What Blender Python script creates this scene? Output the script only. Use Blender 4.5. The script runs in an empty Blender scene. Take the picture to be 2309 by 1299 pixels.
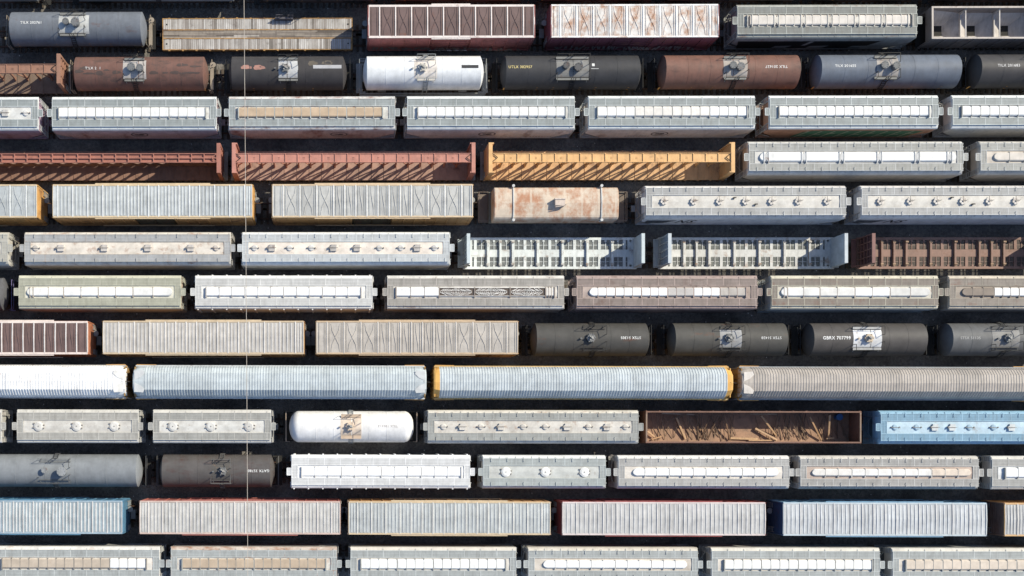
import bpy, math, random
from mathutils import Vector, Matrix
rnd = random.Random(11)
S = bpy.context.scene
COL = S.collection

# ------------------------------------------------------------------ camera numbers (a drone looking straight down; the photo is a crop of its frame)
W_PX, H_PX = 2309.0, 1299.0
CAM_H, FPX, NX, NY = 116.0, 2631.0, 760.0, 975.0
def wx(px, z): return (px - NX) * (CAM_H - z) / FPX
# tracks: world Y of each track centre at the left and right edge of the yard
TRACK = {0: (43.55, 43.65), 1: (39.15, 39.40), 2: (34.78, 35.06), 3: (30.50, 30.68), 4: (26.22, 26.32), 5: (22.00, 22.08),
         6: (17.60, 17.66), 7: (13.42, 13.40), 8: (9.03, 9.00), 9: (4.86, 4.63), 10: (0.60, 0.47), 11: (-3.70, -3.86),
         12: (-8.05, -8.30), 13: (-12.50, -12.68)}
XL, XR = -32.0, 66.0
def track_y(r, x):
    a, b = TRACK[r]
    return a + (b - a) * (x - XL) / (XR - XL)
def track_rot(r):
    a, b = TRACK[r]
    return math.atan2(b - a, XR - XL)

# ------------------------------------------------------------------ colours and materials
def lin(c): return c / 12.92 if c <= 0.04045 else ((c + 0.055) / 1.055) ** 2.4
def hexlin(h, k=1.0):
    c = [lin(int(h[i:i+2], 16) / 255.0) * k for i in (0, 2, 4)]; g = .3*c[0] + .55*c[1] + .15*c[2]
    return tuple(min(0.86, q*.82 + g*.18) for q in c) + (1.0,)
ALB = 0.74      # what a sunlit surface of display value 1 has as base colour
_mats = {}
def paint(h, rust=0.0, rh='6e4430', dirt=0.25, dh='57504a', rough=0.6, rs=0.9, st=(1, 1, 1), lines=0.0, bump=0.0, metal=0.0, k=ALB, streak=True, spec=0.3, pan=None):
    key = (pan, h, rust, rh, dirt, dh, rough, rs, st, lines, bump, metal, k, streak, spec)
    if key in _mats: return _mats[key]
    m = bpy.data.materials.new('paint_' + h); m.use_nodes = True
    nt = m.node_tree; N = nt.nodes; L = nt.links
    b = N['Principled BSDF']
    b.inputs['Roughness'].default_value = rough; b.inputs['Metallic'].default_value = metal
    b.inputs['Specular IOR Level'].default_value = spec
    tc = N.new('ShaderNodeTexCoord'); oi = N.new('ShaderNodeObjectInfo')
    mul = N.new('ShaderNodeVectorMath'); mul.operation = 'SCALE'; mul.inputs[0].default_value = (37.0, 53.0, 19.0)
    L.new(oi.outputs['Random'], mul.inputs['Scale'])
    add = N.new('ShaderNodeVectorMath'); add.operation = 'ADD'
    L.new(tc.outputs['Object'], add.inputs[0]); L.new(mul.outputs[0], add.inputs[1])
    base = hexlin(h, k)
    def noise(scale, stretch, detail=6.0, roughn=0.6):
        mp = N.new('ShaderNodeMapping'); mp.inputs['Scale'].default_value = stretch
        L.new(add.outputs[0], mp.inputs['Vector'])
        n = N.new('ShaderNodeTexNoise'); n.inputs['Scale'].default_value = scale
        n.inputs['Detail'].default_value = detail; n.inputs['Roughness'].default_value = roughn
        L.new(mp.outputs[0], n.inputs['Vector'])
        return n.outputs['Fac']
    def ramp(fac, a, c):
        mr = N.new('ShaderNodeMapRange'); mr.inputs['From Min'].default_value = a; mr.inputs['From Max'].default_value = c
        L.new(fac, mr.inputs['Value']); return mr.outputs['Result']
    def mix(fac, ca, cb, amount=1.0):
        mx = N.new('ShaderNodeMix'); mx.data_type = 'RGBA'
        if amount != 1.0:
            mm = N.new('ShaderNodeMath'); mm.operation = 'MULTIPLY'; mm.inputs[1].default_value = amount
            L.new(fac, mm.inputs[0]); fac = mm.outputs[0]
        L.new(fac, mx.inputs['Factor'])
        for c, s in ((ca, 'A'), (cb, 'B')):
            sock = [i for i in mx.inputs if i.name == s and i.type == 'RGBA'][0]
            if isinstance(c, tuple): sock.default_value = c
            else: L.new(c, sock)
        return [o for o in mx.outputs if o.type == 'RGBA'][0]
    dark = tuple(c * 0.8 for c in base[:3]) + (1,); light = tuple(min(0.88, c * 1.1) for c in base[:3]) + (1,)
    c = mix(ramp(noise(1.1, (1, 1, 1), 8, 0.65), 0.3, 0.7), dark, light)
    if dirt > 0:
        if streak: f = ramp(noise(1.6, (2.6, 0.45, 0.35), 6, 0.65), 0.48, 0.78)
        else: f = ramp(noise(0.8, (1, 1, 1), 7, 0.7), 0.45, 0.75)
        c = mix(f, c, hexlin(dh, 0.8), dirt)
    if lines > 0:
        w = N.new('ShaderNodeTexWave'); w.bands_direction = 'Y'; w.inputs['Scale'].default_value = 2.2; w.inputs['Distortion'].default_value = 1.0
        w.inputs['Detail'].default_value = 2.0; w.inputs['Detail Scale'].default_value = 0.4
        L.new(tc.outputs['Object'], w.inputs['Vector'])
        c = mix(w.outputs['Fac'], c, tuple(q * 0.45 for q in base[:3]) + (1,), lines)
    if rust > 0:
        f = ramp(noise(rs, st, 9, 0.68), 0.61 - 0.3 * rust, 0.79 - 0.3 * rust)
        if pan:                                            # rust starting in the middle of each roof panel, seams stay clean
            sx = N.new('ShaderNodeSeparateXYZ'); L.new(tc.outputs['Object'], sx.inputs[0])
            def mth(op, a, b_=None):
                q = N.new('ShaderNodeMath'); q.operation = op; L.new(a, q.inputs[0])
                if b_ is not None: q.inputs[1].default_value = b_
                return q.outputs[0]
            q = mth('ABSOLUTE', mth('SUBTRACT', mth('FRACT', mth('ADD', mth('DIVIDE', sx.outputs['X'], pan[0]), .5)), .5))
            q = ramp(q, pan[1], pan[2])
            qq = N.new('ShaderNodeMath'); qq.operation = 'MULTIPLY'; L.new(f, qq.inputs[0]); L.new(q, qq.inputs[1]); f = qq.outputs[0]
        f2 = noise(6.0, (1, 1, 1), 4, 0.6)
        c = mix(f, c, mix(f2, hexlin(rh, 0.62), hexlin(rh, 0.95)), 0.9)
    L.new(c, b.inputs['Base Color'])
    if bump > 0:
        bp = N.new('ShaderNodeBump'); bp.inputs['Strength'].default_value = bump; bp.inputs['Distance'].default_value = 0.05
        L.new(noise(5.0, (1, 1, 1), 6, 0.7), bp.inputs['Height']); L.new(bp.outputs[0], b.inputs['Normal'])
    _mats[key] = m
    return m
def dull(h, k=0.8): return paint(h, dirt=0.15, k=k)

DARK = paint('3a3835', dirt=0.3, k=0.5, rough=0.8)
STEELBLK = paint('2a2a2b', dirt=0.2, k=0.7, rough=0.6)
RAILGREY = paint('9fa3a3', dirt=0.2)
BEIGE = paint('a99a86', dirt=0.4)
YELLOW = paint('d59a35', dirt=0.2)
WHITEP = paint('f5f3ee', dirt=0.1)
BLACKP = paint('26262a', dirt=0.1)

# ------------------------------------------------------------------ mesh collector
class MB:
    def __init__(s): s.v = []; s.f = []; s.m = []; s.mi = 0
    def mat(s, i): s.mi = i; return s
    def face(s, idx): s.f.append(tuple(idx)); s.m.append(s.mi)
    def poly(s, pts):
        n = len(s.v); s.v += [tuple(p) for p in pts]; s.face(range(n, n + len(pts)))
    def box(s, x0, x1, y0, y1, z0, z1):
        if x1 < x0: x0, x1 = x1, x0
        if y1 < y0: y0, y1 = y1, y0
        n = len(s.v)
        s.v += [(x0,y0,z0),(x1,y0,z0),(x1,y1,z0),(x0,y1,z0),(x0,y0,z1),(x1,y0,z1),(x1,y1,z1),(x0,y1,z1)]
        for q in ((3,2,1,0),(4,5,6,7),(0,1,5,4),(1,2,6,5),(2,3,7,6),(3,0,4,7)): s.face([n + i for i in q])
        return s
    def loft(s, rings, cap=True, closed=True):
        n = len(s.v); k = len(rings[0])
        for r in rings: s.v += [tuple(p) for p in r]
        for a in range(len(rings) - 1):
            for i in range(k if closed else k - 1):
                j = (i + 1) % k
                s.face((n + a*k + i, n + a*k + j, n + (a+1)*k + j, n + (a+1)*k + i))
        if cap and closed:
            s.face([n + i for i in reversed(range(k))]); s.face([n + (len(rings)-1)*k + i for i in range(k)])
        return s
    def px(s, prof, x0, x1):       # profile (y,z) anticlockwise seen from +x, extruded along x
        return s.loft([[(x0, y, z) for y, z in prof], [(x1, y, z) for y, z in prof]])
    def py(s, prof, y0, y1):       # profile (x,z) extruded along y
        return s.loft([[(x, y1, z) for x, z in prof], [(x, y0, z) for x, z in prof]])
    def pz(s, poly, z0, z1):
        return s.loft([[(x, y, z0) for x, y in poly], [(x, y, z1) for x, y in poly]])
    def cyl(s, c, r, h, n=20, r2=None):
        r2 = r if r2 is None else r2
        ring = lambda q, z: [(c[0] + q*math.cos(2*math.pi*i/n), c[1] + q*math.sin(2*math.pi*i/n), z) for i in range(n)]
        return s.loft([ring(r, c[2]), ring(r2, c[2] + h)])
    def bar(s, p0, p1, w, h=None):
        h = w if h is None else h
        p0 = Vector(p0); p1 = Vector(p1); d = (p1 - p0)
        if d.length < 1e-6: return s
        d.normalize()
        up = Vector((0, 0, 1)) if abs(d.z) < 0.95 else Vector((1, 0, 0))
        a = d.cross(up).normalized() * (w / 2); b = a.cross(d).normalized() * (h / 2)
        rings = [[p - a - b, p + a - b, p + a + b, p - a + b] for p in (p0, p1)]
        return s.loft(rings)
    def path(s, pts, w):
        for i in range(len(pts) - 1): s.bar(pts[i], pts[i+1], w)
        return s
    def mesh(s, name, mats, smooth=False):
        me = bpy.data.meshes.new(name)
        me.from_pydata(s.v, [], s.f)
        for m in (mats if isinstance(mats, (list, tuple)) else [mats]): me.materials.append(m)
        me.polygons.foreach_set('material_index', s.m)
        if smooth: me.polygons.foreach_set('use_smooth', [True] * len(s.f))
        me.update()
        if smooth: me.set_sharp_from_angle(angle=math.radians(38))
        return me
def link(name, data, parent=None, loc=(0, 0, 0), rz=0.0, label=None):
    o = bpy.data.objects.new(name, data); COL.objects.link(o)
    if parent is not None: o.parent = parent
    o.location = loc; o.rotation_euler = (0, 0, rz)
    if label: o['label'] = label
    return o
def P(name, mb, mats, parent, smooth=False, label=None):
    return link(name, mb.mesh(name, mats, smooth), parent, label=label)
def structure(name, mb, mats):
    o = P(name, mb, mats, None); o['kind'] = 'structure'; return o

# ------------------------------------------------------------------ parts every car shares
def _bogie():
    m = MB()
    for sy in (-1, 1):
        y = sy * 0.98
        m.py([(-1.2, 0.42), (1.2, 0.42), (1.2, 0.62), (0.5, 0.78), (-0.5, 0.78), (-1.2, 0.62)], y - 0.09, y + 0.09)
        m.box(-0.35, 0.35, y - 0.12, y + 0.12, 0.28, 0.42)
        for sx in ():
            ring = [[(sx + 0.45*math.cos(2*math.pi*i/18), sy*0.75 + q, 0.46 + 0.45*math.sin(2*math.pi*i/18)) for i in range(18)] for q in (-0.06, 0.06)]
            m.loft(ring)
    m.box(-0.22, 0.22, -0.9, 0.9, 0.5, 0.84)
    return m.mesh('bogie', [paint('4b4038', dirt=0.4, k=0.6)])
BOGIE = _bogie()
def _wheelset():
    m = MB(); m.bar((0, -0.75, 0.46), (0, 0.75, 0.46), 0.14)
    for sy in (-1, 1): m.loft([[(.45*math.cos(2*math.pi*i/18), sy*.75 + q, .46 + .45*math.sin(2*math.pi*i/18)) for i in range(18)] for q in (-.06, .06)])
    return m.mesh('wheelset', [paint('5a4a40', dirt=.3, k=.6, rough=.5)])
WHEELSET = _wheelset()
def _coupler():
    m = MB()
    m.box(-0.1, 0.62, -0.09, 0.09, 0.72, 0.94)
    m.pz([(0.6, -0.16), (0.95, -0.2), (1.0, -0.05), (0.82, 0.02), (0.95, 0.16), (0.72, 0.22), (0.6, 0.14)], 0.68, 0.98)
    return m.mesh('coupler', [paint('5a4636', dirt=0.4, k=0.7)])
COUPLER = _coupler()
GROUPS = {'tank car': 'tank cars standing in the yard', 'covered hopper': 'covered hoppers standing in the yard', 'boxcar': 'boxcars standing in the yard',
          'autorack': 'autoracks standing in the yard', 'flatcar': 'flatcars standing in the yard'}
def car(name, cat, row, px0, px1, z, label, over=0.45):
    x0, x1 = wx(px0, z), wx(px1, z); xc = (x0 + x1) / 2; L = x1 - x0
    r = bpy.data.objects.new(name, None); COL.objects.link(r); r.empty_display_size = 0.5
    r.location = (xc, track_y(row, xc), 0); r.rotation_euler = (0, 0, track_rot(row))
    r['label'] = label; r['category'] = cat
    if cat in GROUPS: r['group'] = GROUPS[cat]
    for s in (-1, 1):
        bg = link('bogie', BOGIE, r, (s * (L/2 - 1.9), 0, 0))
        for sx in (-.89, .89): link('wheelset', WHEELSET, bg, (sx, 0, 0))
        link('coupler', COUPLER, r, (s * (L/2 + over - 0.1), 0, 0), 0 if s > 0 else math.pi)
    return r, L, xc
def lettering(parent, text, x, y0, width, mat, flip=False, R=None, zc=0.0, side=None, height=None, shear=0.0):
    cu = bpy.data.curves.new('lettering', 'FONT'); cu.body = text; cu.size = 1.0; cu.offset = 0.014; cu.space_character = 1.12; cu.resolution_u = 3; cu.shear = shear
    ob = bpy.data.objects.new('lettering', cu); COL.objects.link(ob)
    dg = bpy.context.evaluated_depsgraph_get(); dg.update()
    me = bpy.data.meshes.new_from_object(ob.evaluated_get(dg))
    bpy.data.objects.remove(ob); bpy.data.curves.remove(cu)
    me.materials.clear(); me.materials.append(mat); me.name = 'lettering'
    xs = [v.co.x for v in me.vertices]; ys = [v.co.y for v in me.vertices]
    if not xs: return
    k = width / (max(xs) - min(xs)); ky = k if height is None else height / (max(ys) - min(ys))
    cx = (max(xs) + min(xs)) / 2; cy = (max(ys) + min(ys)) / 2
    for v in me.vertices:
        tx = (v.co.x - cx) * k; ty = (v.co.y - cy) * ky
        if flip: tx, ty = -tx, -ty
        if side is not None:                              # upright on the side facing -y
            v.co = (x + tx, side, y0 + ty)
        elif R is not None:
            a = (y0 + ty) / R
            v.co = (x + tx, (R + 0.012) * math.sin(a), zc + (R + 0.012) * math.cos(a))
        else: v.co = (x + tx, y0 + ty, zc)
    me.update()
    return link('lettering', me, parent)

# ------------------------------------------------------------------ tank cars
def arc_sheet(m, x0, x1, y0, y1, R, zc, off=0.012, n=8, th=0.01):
    a0, a1 = y0 / R, y1 / R
    top = [((R + off) * math.sin(a0 + (a1-a0)*i/n), zc + (R + off) * math.cos(a0 + (a1-a0)*i/n)) for i in range(n + 1)]
    bot = [((R - th) * math.sin(a0 + (a1-a0)*i/n), zc + (R - th) * math.cos(a0 + (a1-a0)*i/n)) for i in range(n, -1, -1)]
    m.px(list(reversed(top)) + list(reversed(bot)), x0, x1)
def tank(row, px0, px1, label, color, fit='double', cpx=None, domes=(), patch=None, patch_px=None, text=None, textcol=None, flip=False, tpx=None, stripes=(), head=0.38, domed=False,
         rail=None, rust=0.0, rh='6e4430', dirt=0.25, plates=(), blots=(), sideladder=False, walk=False, domecol=None, rough=0.55, endplat=0, R=1.58, gratecol=None, plat_px=None, ty=0.0, tw=None, thin=False):
    zc = 2.62
    r, L, xc = car('tank_car', 'tank car', row, px0, px1, zc, label, over=0.55)
    lx = lambda px: wx(px, zc + R) - xc
    body = paint(color, rust=rust, rh=rh, dirt=dirt, rough=rough, rs=0.7, st=(0.7, 1.6, 1), spec=0.2)
    rail = rail or STEELBLK
    m = MB(); n = 56; rings = []
    st = []
    for i in range(13):
        a = math.pi/2 * i / 12; q = max(.015, math.sin(a)) if domed else max(.015, i / 12)
        st.append((-L/2 + head * ((1 - math.cos(a)) if domed else q*q), R * q))
    st += [(-x, q) for x, q in reversed(st)]
    full = []
    for a, b in zip(st, st[1:]):
        full.append(a)
        if b[0] - a[0] > 3:
            for k in range(1, 6):
                x = a[0] + (b[0] - a[0])*k/6
                full += [(x - .035, R), (x - .03, R + .012), (x + .03, R + .012), (x + .035, R)]
    st = full + [st[-1]]
    for x, q in st: rings.append([(x, -q * math.sin(2*math.pi*i/n), zc + q * math.cos(2*math.pi*i/n)) for i in range(n)])
    m.loft(rings)
    P('tank', m, body, r, smooth=True)
    # underframe: stub sills, bolsters, end platforms
    m = MB(); m.box(-L/2 - .6, L/2 + .6, -.3, .3, .8, 1.055)
    for s in (-1, 1):
        m.box(s*(L/2 - 2.3), s*(L/2 - 1.5), -1.35, 1.35, 0.86, 1.3)
        m.box(s*(L/2 + 0.02), s*(L/2 + 0.62), -1.45, 1.45, 1.0, 1.07)
        m.box(s*(L/2 - 0.3), s*(L/2 + 0.02), -1.45, -1.3, 1.0, 1.07); m.box(s*(L/2 - 0.3), s*(L/2 + 0.02), 1.3, 1.45, 1.0, 1.07)
    P('underframe', m, DARK if not walk else RAILGREY, r)
    # end handrails
    er = RAILGREY if walk else (BEIGE if endplat else rail)
    for s in (-1, 1):
        m = MB(); x = s * (L/2 + 0.32)
        m.path([(x, -1.42, 1.06), (x, -1.42, 2.5), (x, 1.42, 2.5), (x, 1.42, 1.06)], 0.05)
        m.bar((x, -1.42, 1.8), (x, 1.42, 1.8), 0.05)
        for q in range(4): m.bar((x - s*.3, -1.46, 1.15 + .3*q), (x, -1.46, 1.15 + .3*q), 0.035)
        m.bar((x - s*.3, -1.46, 1.06), (x - s*.3, -1.46, 2.4), 0.04)
        if s * endplat > 0:
            m.box(x - .22, x + .12, -1.35, 1.35, 1.9, 1.96); m.bar((x + .1, .9, 1.1), (x + .1, .9, 2.9), .07); m.cyl((x + .15, .9, 2.55), .25, .05, 12)
        P('end_railing', m, er, r)
    # manway fittings
    cp = cpx if cpx is not None else (px0 + px1) / 2
    x = lx(cp); pw0, pw1 = (lx(patch_px[0]), lx(patch_px[1])) if patch_px else (x - .9, x + .9)
    g0, g1 = (lx(plat_px[0]), lx(plat_px[1])) if plat_px else (pw0, pw1)
    ztop = zc + R
    if patch:
        m = MB(); arc_sheet(m, pw0, pw1, -.95, .95, R, zc)
        P('coated_patch', m, paint(patch, dirt=0.45, rust=0.12, rh='8a6a4c', rs=2.0, streak=False), r)
    gm = paint(gratecol or ('8d8d8a' if patch else '55555a'), dirt=0.3, lines=0.35)
    for s in (-1, 1):
        m = MB()
        if not thin: m.box(g0, g1, s*0.9, s*1.12, ztop - 0.2, ztop - 0.17)
        for q in (g0 + .15, g1 - .15): m.bar((q, s*1.0, ztop - 0.16), (q, s*1.22, zc + math.sqrt(R*R - 1.22**2)), 0.05)
        m.mat(1)
        for yy in (.88, 1.14): m.bar((g0, s*yy, ztop - .18), (g1, s*yy, ztop - .18), .04)
        P('walkway', m, [gm, rail], r)
    zr = ztop + 0.6; zp = ztop - 0.18
    for s in (-1, 1):
        m = MB()
        for q in (g0, (g0 + g1)/2, g1): m.bar((q, s*1.16, zp), (q, s*1.16, zr), 0.035)
        m.bar((g0, s*1.16, zr), (g1, s*1.16, zr), 0.038)
        m.bar((g1, s*1.16, zr), (g1, s*.35, zr), .045); m.bar((g1, s*.35, zr), (g1, s*.35, zp), .045)
        if s < 0: m.bar((g0, -1.16, zr), (g0, -.6, zr), .045); m.bar((g0, -.6, zr), (g0, -.6, zp), .045)
        P('platform_railing', m, rail, r)
    for s in (-1, 1):
        m = MB(); xm = (g0 + g1) / 2
        for q in (-.2, .2):
            pts = [(xm + q, s * 1.16, zr - .05)] + [(xm + q, s * max(1.2, (R + .1) * math.sin(a)), zc + (R + .1) * math.cos(a)) for a in (0.85, 1.1, 1.35, 1.6)] + [(xm + q, s * (R + .1), 1.2)]
            m.path(pts, 0.05)
        for a in (0.85, 1.0, 1.15, 1.3, 1.45, 1.6): m.bar((xm - .2, s*(R + .1)*math.sin(a), zc + (R + .1)*math.cos(a)), (xm + .2, s*(R + .1)*math.sin(a), zc + (R + .1)*math.cos(a)), .045)
        P('ladder', m, RAILGREY if sideladder else rail, r)
    dm = paint(domecol or '77797b', dirt=0.4, rust=0.15)
    if fit == 'double':
        for i, (dpx, rad, hh) in enumerate(domes):
            m = MB(); d = lx(dpx); m.cyl((d, 0.1 - .12*i, ztop - .08), rad, hh + .08, 20); m.cyl((d, .1 - .12*i, ztop + hh), rad + .05, .06, 20)
            for q in range(8): a = q*math.pi/4; m.cyl((d + (rad - .04)*math.cos(a), .1 - .12*i + (rad - .04)*math.sin(a), ztop + hh + .06), .035, .05, 6)
            P('manway' if i == 0 else 'valve_housing', m, dm, r)
    else:
        m = MB(); nn = 6 if fit == 'hex' else 12
        m.cyl((x, 0.02, ztop - .06), .36, .3, nn); m.cyl((x, .02, ztop + .24), .42, .06, nn, .36)
        for q in range(6): a = q*math.pi/3; m.box(x + .4*math.cos(a) - .05, x + .4*math.cos(a) + .05, .02 + .4*math.sin(a) - .05, .02 + .4*math.sin(a) + .05, ztop + .05, ztop + .34)
        mw = P('manway', m, dm, r)
        m = MB()
        m.cyl((x + .05, .05, ztop + .24), .11, .32, 10); m.cyl((x - .12, .15, ztop + .24), .07, .3, 8); m.cyl((x - .1, -.14, ztop + .24), .07, .22, 8); m.box(x - .02, x + .24, -.08, .0, ztop + .3, ztop + .4)
        P('valves', m, paint('b5b3ad', dirt=0.4, rust=0.2), mw)
        m = MB(); m.cyl((x - .95, -.02, ztop - .1), .09, .34, 10); m.box(x - 1.05, x - .85, -.05, .02, ztop + .2, ztop + .26)
        P('vent_valve', m, dm, r)
    for dpx in stripes:
        d = lx(dpx); m = MB()
        pts = lambda a: [(d - .08, -(R + .012)*math.sin(a), zc + (R + .012)*math.cos(a)), (d + .08, -(R + .012)*math.sin(a), zc + (R + .012)*math.cos(a))]
        p, q = pts(1.33), pts(1.72); m.poly([p[0], q[0], q[1], p[1]]); 
        P('reflector_stripe', m, YELLOW, r)
    for (a, b, y0, y1, hx) in plates:
        m = MB(); arc_sheet(m, lx(a), lx(b), y0, y1, R, zc, off=.014, n=3); P('painted_panel', m, paint(hx, dirt=0.2), r)
    for (bpx, by, bw, bh, hx) in blots:
        m = MB(); pts = []
        ph = rnd.random()*6
        for i in range(36):
            a = 2*math.pi*i/36; q = .9 + .12*math.sin(3*a + ph) + .07*math.sin(7*a + 2*ph) + .06*rnd.random(); yy = by + bh*q*math.sin(a)
            pts.append((lx(bpx) + bw*q*math.cos(a), (R + .01)*math.sin(yy/R), zc + (R + .01)*math.cos(yy/R)))
        m.poly(pts); P('rust_patch', m, paint(hx, dirt=0.4, streak=False), r)
    if text:
        w = abs(lx(tpx[1]) - lx(tpx[0]))
        lettering(r, text, (lx(tpx[0]) + lx(tpx[1]))/2, ty, w, paint(textcol or 'f0f0ee', dirt=0.12), flip, R, zc, height=tw)
    if walk:
        m = MB()
        for s in (-1, 1):
            y = s * (R + .12)
            m.bar((-L/2 - .3, y, 1.75), (L/2 + .3, y, 1.75), .06); m.box(-L/2 - .3, L/2 + .3, y - .1, y + .1, 1.0, 1.06)
            for q in range(6): xx = -L/2 - .3 + (L + .6)*q/5; m.bar((xx, y, 1.0), (xx, y, 1.75), .05)
        P('side_railing', m, RAILGREY, r)
    return r

# ------------------------------------------------------------------ covered hoppers
_hatch = {}
def hatch_mesh(kind, hx):
    key = (kind, hx)
    if key in _hatch: return _hatch[key]
    m = MB()
    if kind == 'round':
        m.cyl((0, 0, 0), .28, .08, 24); m.cyl((0, 0, .08), .28, .04, 24, .2)
        m.mat(1); m.bar((-.4, -.02, .14), (.4, -.02, .14), .04); m.box(-.42, -.34, -.06, .06, 0, .12); m.box(.36, .42, -.06, .06, 0, .18)
    elif kind == 'square':
        m.pz([(-.3, -.32), (.28, -.32), (.28, -.1), (.3, .3), (-.22, .32), (-.22, .16), (-.34, .1)], 0, .17)
        m.mat(1); m.bar((-.45, 0, .2), (.42, 0, .2), .045); m.box(-.45, -.37, -.1, .1, 0, .25)
    elif kind == 'rosette':
        for i in range(6):
            a = i*math.pi/3 + .2; m.cyl((.22*math.cos(a), .22*math.sin(a), 0), .13, .2, 10)
        m.cyl((0, 0, 0), .25, .17, 12); m.mat(1); m.cyl((0, 0, .17), .09, .1, 8); m.bar((-.05, 0, .24), (.42, .1, .24), .05); m.bar((0, 0, .22), (.02, .46, .14), .05)
    elif kind == 'lid':
        m.cyl((0, 0, 0), .46, .1, 32); m.cyl((0, 0, .1), .44, .05, 32, .3); m.mat(1); m.cyl((0, 0, .15), .05, .04, 8)
        for a in (0.2, 2.6, 3.4, 5.9): m.box(.5*math.cos(a) - .07, .5*math.cos(a) + .07, .5*math.sin(a) - .05, .5*math.sin(a) + .05, 0, .13)
    me = m.mesh('hatch', [paint(hx, dirt=0.3, rust=0.08), paint('979089', dirt=0.4, rust=0.2)])
    _hatch[key] = me
    return me
def hopper(row, px0, px1, label, trough=None, hatches=None, side='a89c96', eave='d9d8d4', board='9a9d9c', roof='d8d6d2', frame='c8cbcb', shape='flat', rust=0.0, rh='7c4a35',
           dirt=0.3, hz=4.5, Wd=1.6, ribs=False, siderust=0.25, boardrust=0.0, graffiti=None, emblem=None, lodirt='57504a', step=1.55, endcol=None, vents=(), cut=None):
    r, L, xc = car('covered_hopper', 'covered hopper', row, px0, px1, hz, label, over=0.55)
    lx = lambda px: wx(px, hz + .1) - xc
    sm = paint(side, rust=siderust, rh=rh, dirt=dirt, rs=0.6, st=(1, 1, .5), k=.9); em = paint(eave, rust=rust, rh=rh, dirt=dirt*.6, rs=1.1, st=(.6, 1.5, 1))
    bm = paint(board, rust=boardrust, rh=rh, dirt=dirt + .18, dh='6a6157', lines=.5, rs=.6); fm = paint(frame, dirt=dirt*.8, rust=rust*.6, rh=rh); rm = paint(roof, rust=rust*.6 + .06, rh='8d735e' if rust < .1 else rh, dirt=dirt + .12, dh='7f7061', rs=1.4, streak=False)
    ze = hz - (.24 if shape == 'flat' else .36)
    h = L / 2
    # body: side walls, end walls and slope sheets
    m = MB()
    yw = Wd - .02
    m.py([(-h + 1.9, 1.05), (h - 1.9, 1.05), (h - .04, 2.75), (h - .04, ze - .3), (-h + .04, ze - .3), (-h + .04, 2.75)], -yw, yw)
    if shape == 'flat':
        up = [(-yw, ze - .3), (yw, ze - .3), (yw, ze), (yw - .25, hz - .1), (-yw + .25, hz - .1), (-yw, ze)]
        m.px(up, -h + .04, h - .04)
    else:
        up = [(-yw, ze - .3), (yw, ze - .3), (yw - .06, ze - .05), (yw - .25, hz - .16), (-yw + .25, hz - .16), (-yw + .06, ze - .05)]
        m.px(up, -h + .04, h - .04)
    n = int(L / 1.35)
    if ribs:
        for i in range(n + 1):
            x = -h + .25 + (L - .5) * i / n
            for s in (-1, 1): m.box(x - .06, x + .06, s*yw, s*(yw + .11), 1.3, ze + .02)
    else:
        for i in range(1, n):
            x = -h + L * i / n
            for s in (-1, 1): m.box(x - .02, x + .02, s*yw, s*(yw + .012), 1.3, ze - .3)
    P('body', m, sm, r)
    m = MB()
    for s in (-1, 1): m.box(-h - .1, h + .1, s*(Wd - .12), s*Wd - s*.0, .92, 1.1)
    m.box(-h - .5, h + .5, -.3, .3, .8, 1.04)
    for s in (-1, 1): m.box(s*(h - 1.9), s*(h + .12), -Wd + .12, Wd - .12, 1.04, 1.09)
    for k in (-1, 0, 1):
        x = k * L * .26; m.loft([[(x - q, -q*1.1, z), (x + q, -q*1.1, z), (x + q, q*1.1, z), (x - q, q*1.1, z)] for q, z in ((.4, .35), (1.15, 1.05))])
    P('underframe', m, paint(side, dirt=.5, k=.5), r)
    # roof with its eaves
    m = MB()
    if shape == 'flat': prof = [(-Wd, ze - .08), (Wd, ze - .08), (Wd, ze), (Wd - .1, ze + .12), (1.22, hz - .06), (0, hz), (-1.22, hz - .06), (-Wd + .1, ze + .12), (-Wd, ze)]
    else: prof = [(-Wd - .01, ze - .22), (Wd + .01, ze - .22), (Wd - .03, ze - .02), (Wd - .14, ze + .14), (1.2, hz - .06), (0, hz), (-1.2, hz - .06), (-Wd + .14, ze + .14), (-Wd + .03, ze - .02)]
    m.px(prof, -h, h)
    rf = P('roof', m, em, r)
    m = MB(); m.px([(-.62, hz - .02), (.62, hz - .02), (.62, hz - .005), (0, hz + .03), (-.62, hz - .005)], -h + .62, h - .62)
    P('roof_sheet', m, rm, rf)
    # running boards: a ring of gratings
    zb = hz + .06
    bpts = [-h + .05 + i * step for i in range(int((L - .1) / step) + 1)]
    for s in (-1, 1):
        m = MB(); m.box(-h + .04, h - .04, s*.64, s*1.26, zb - .04, zb)
        m.mat(1)
        for yy in (.62, 1.28): m.bar((-h + .02, s*yy, zb - .005), (h - .02, s*yy, zb - .005), .05, .06)
        for x in bpts:
            m.bar((x, s*.62, zb + .0), (x, s*1.28, zb + .0), .05, .02)
            m.bar((x, s*1.27, zb - .04), (x + .0, s*(Wd - .12), ze + .12), .035)
            xm = x + step*.45
            if shape == 'round' and xm < h - .2: m.path([(xm, s*1.0, zb), (xm + .05, s*1.0, zb + .1), (xm + .05, s*1.34, zb + .08), (xm, s*1.4, ze + .26)], .035)
        P('running_board', m, [bm, fm], r)
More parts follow.
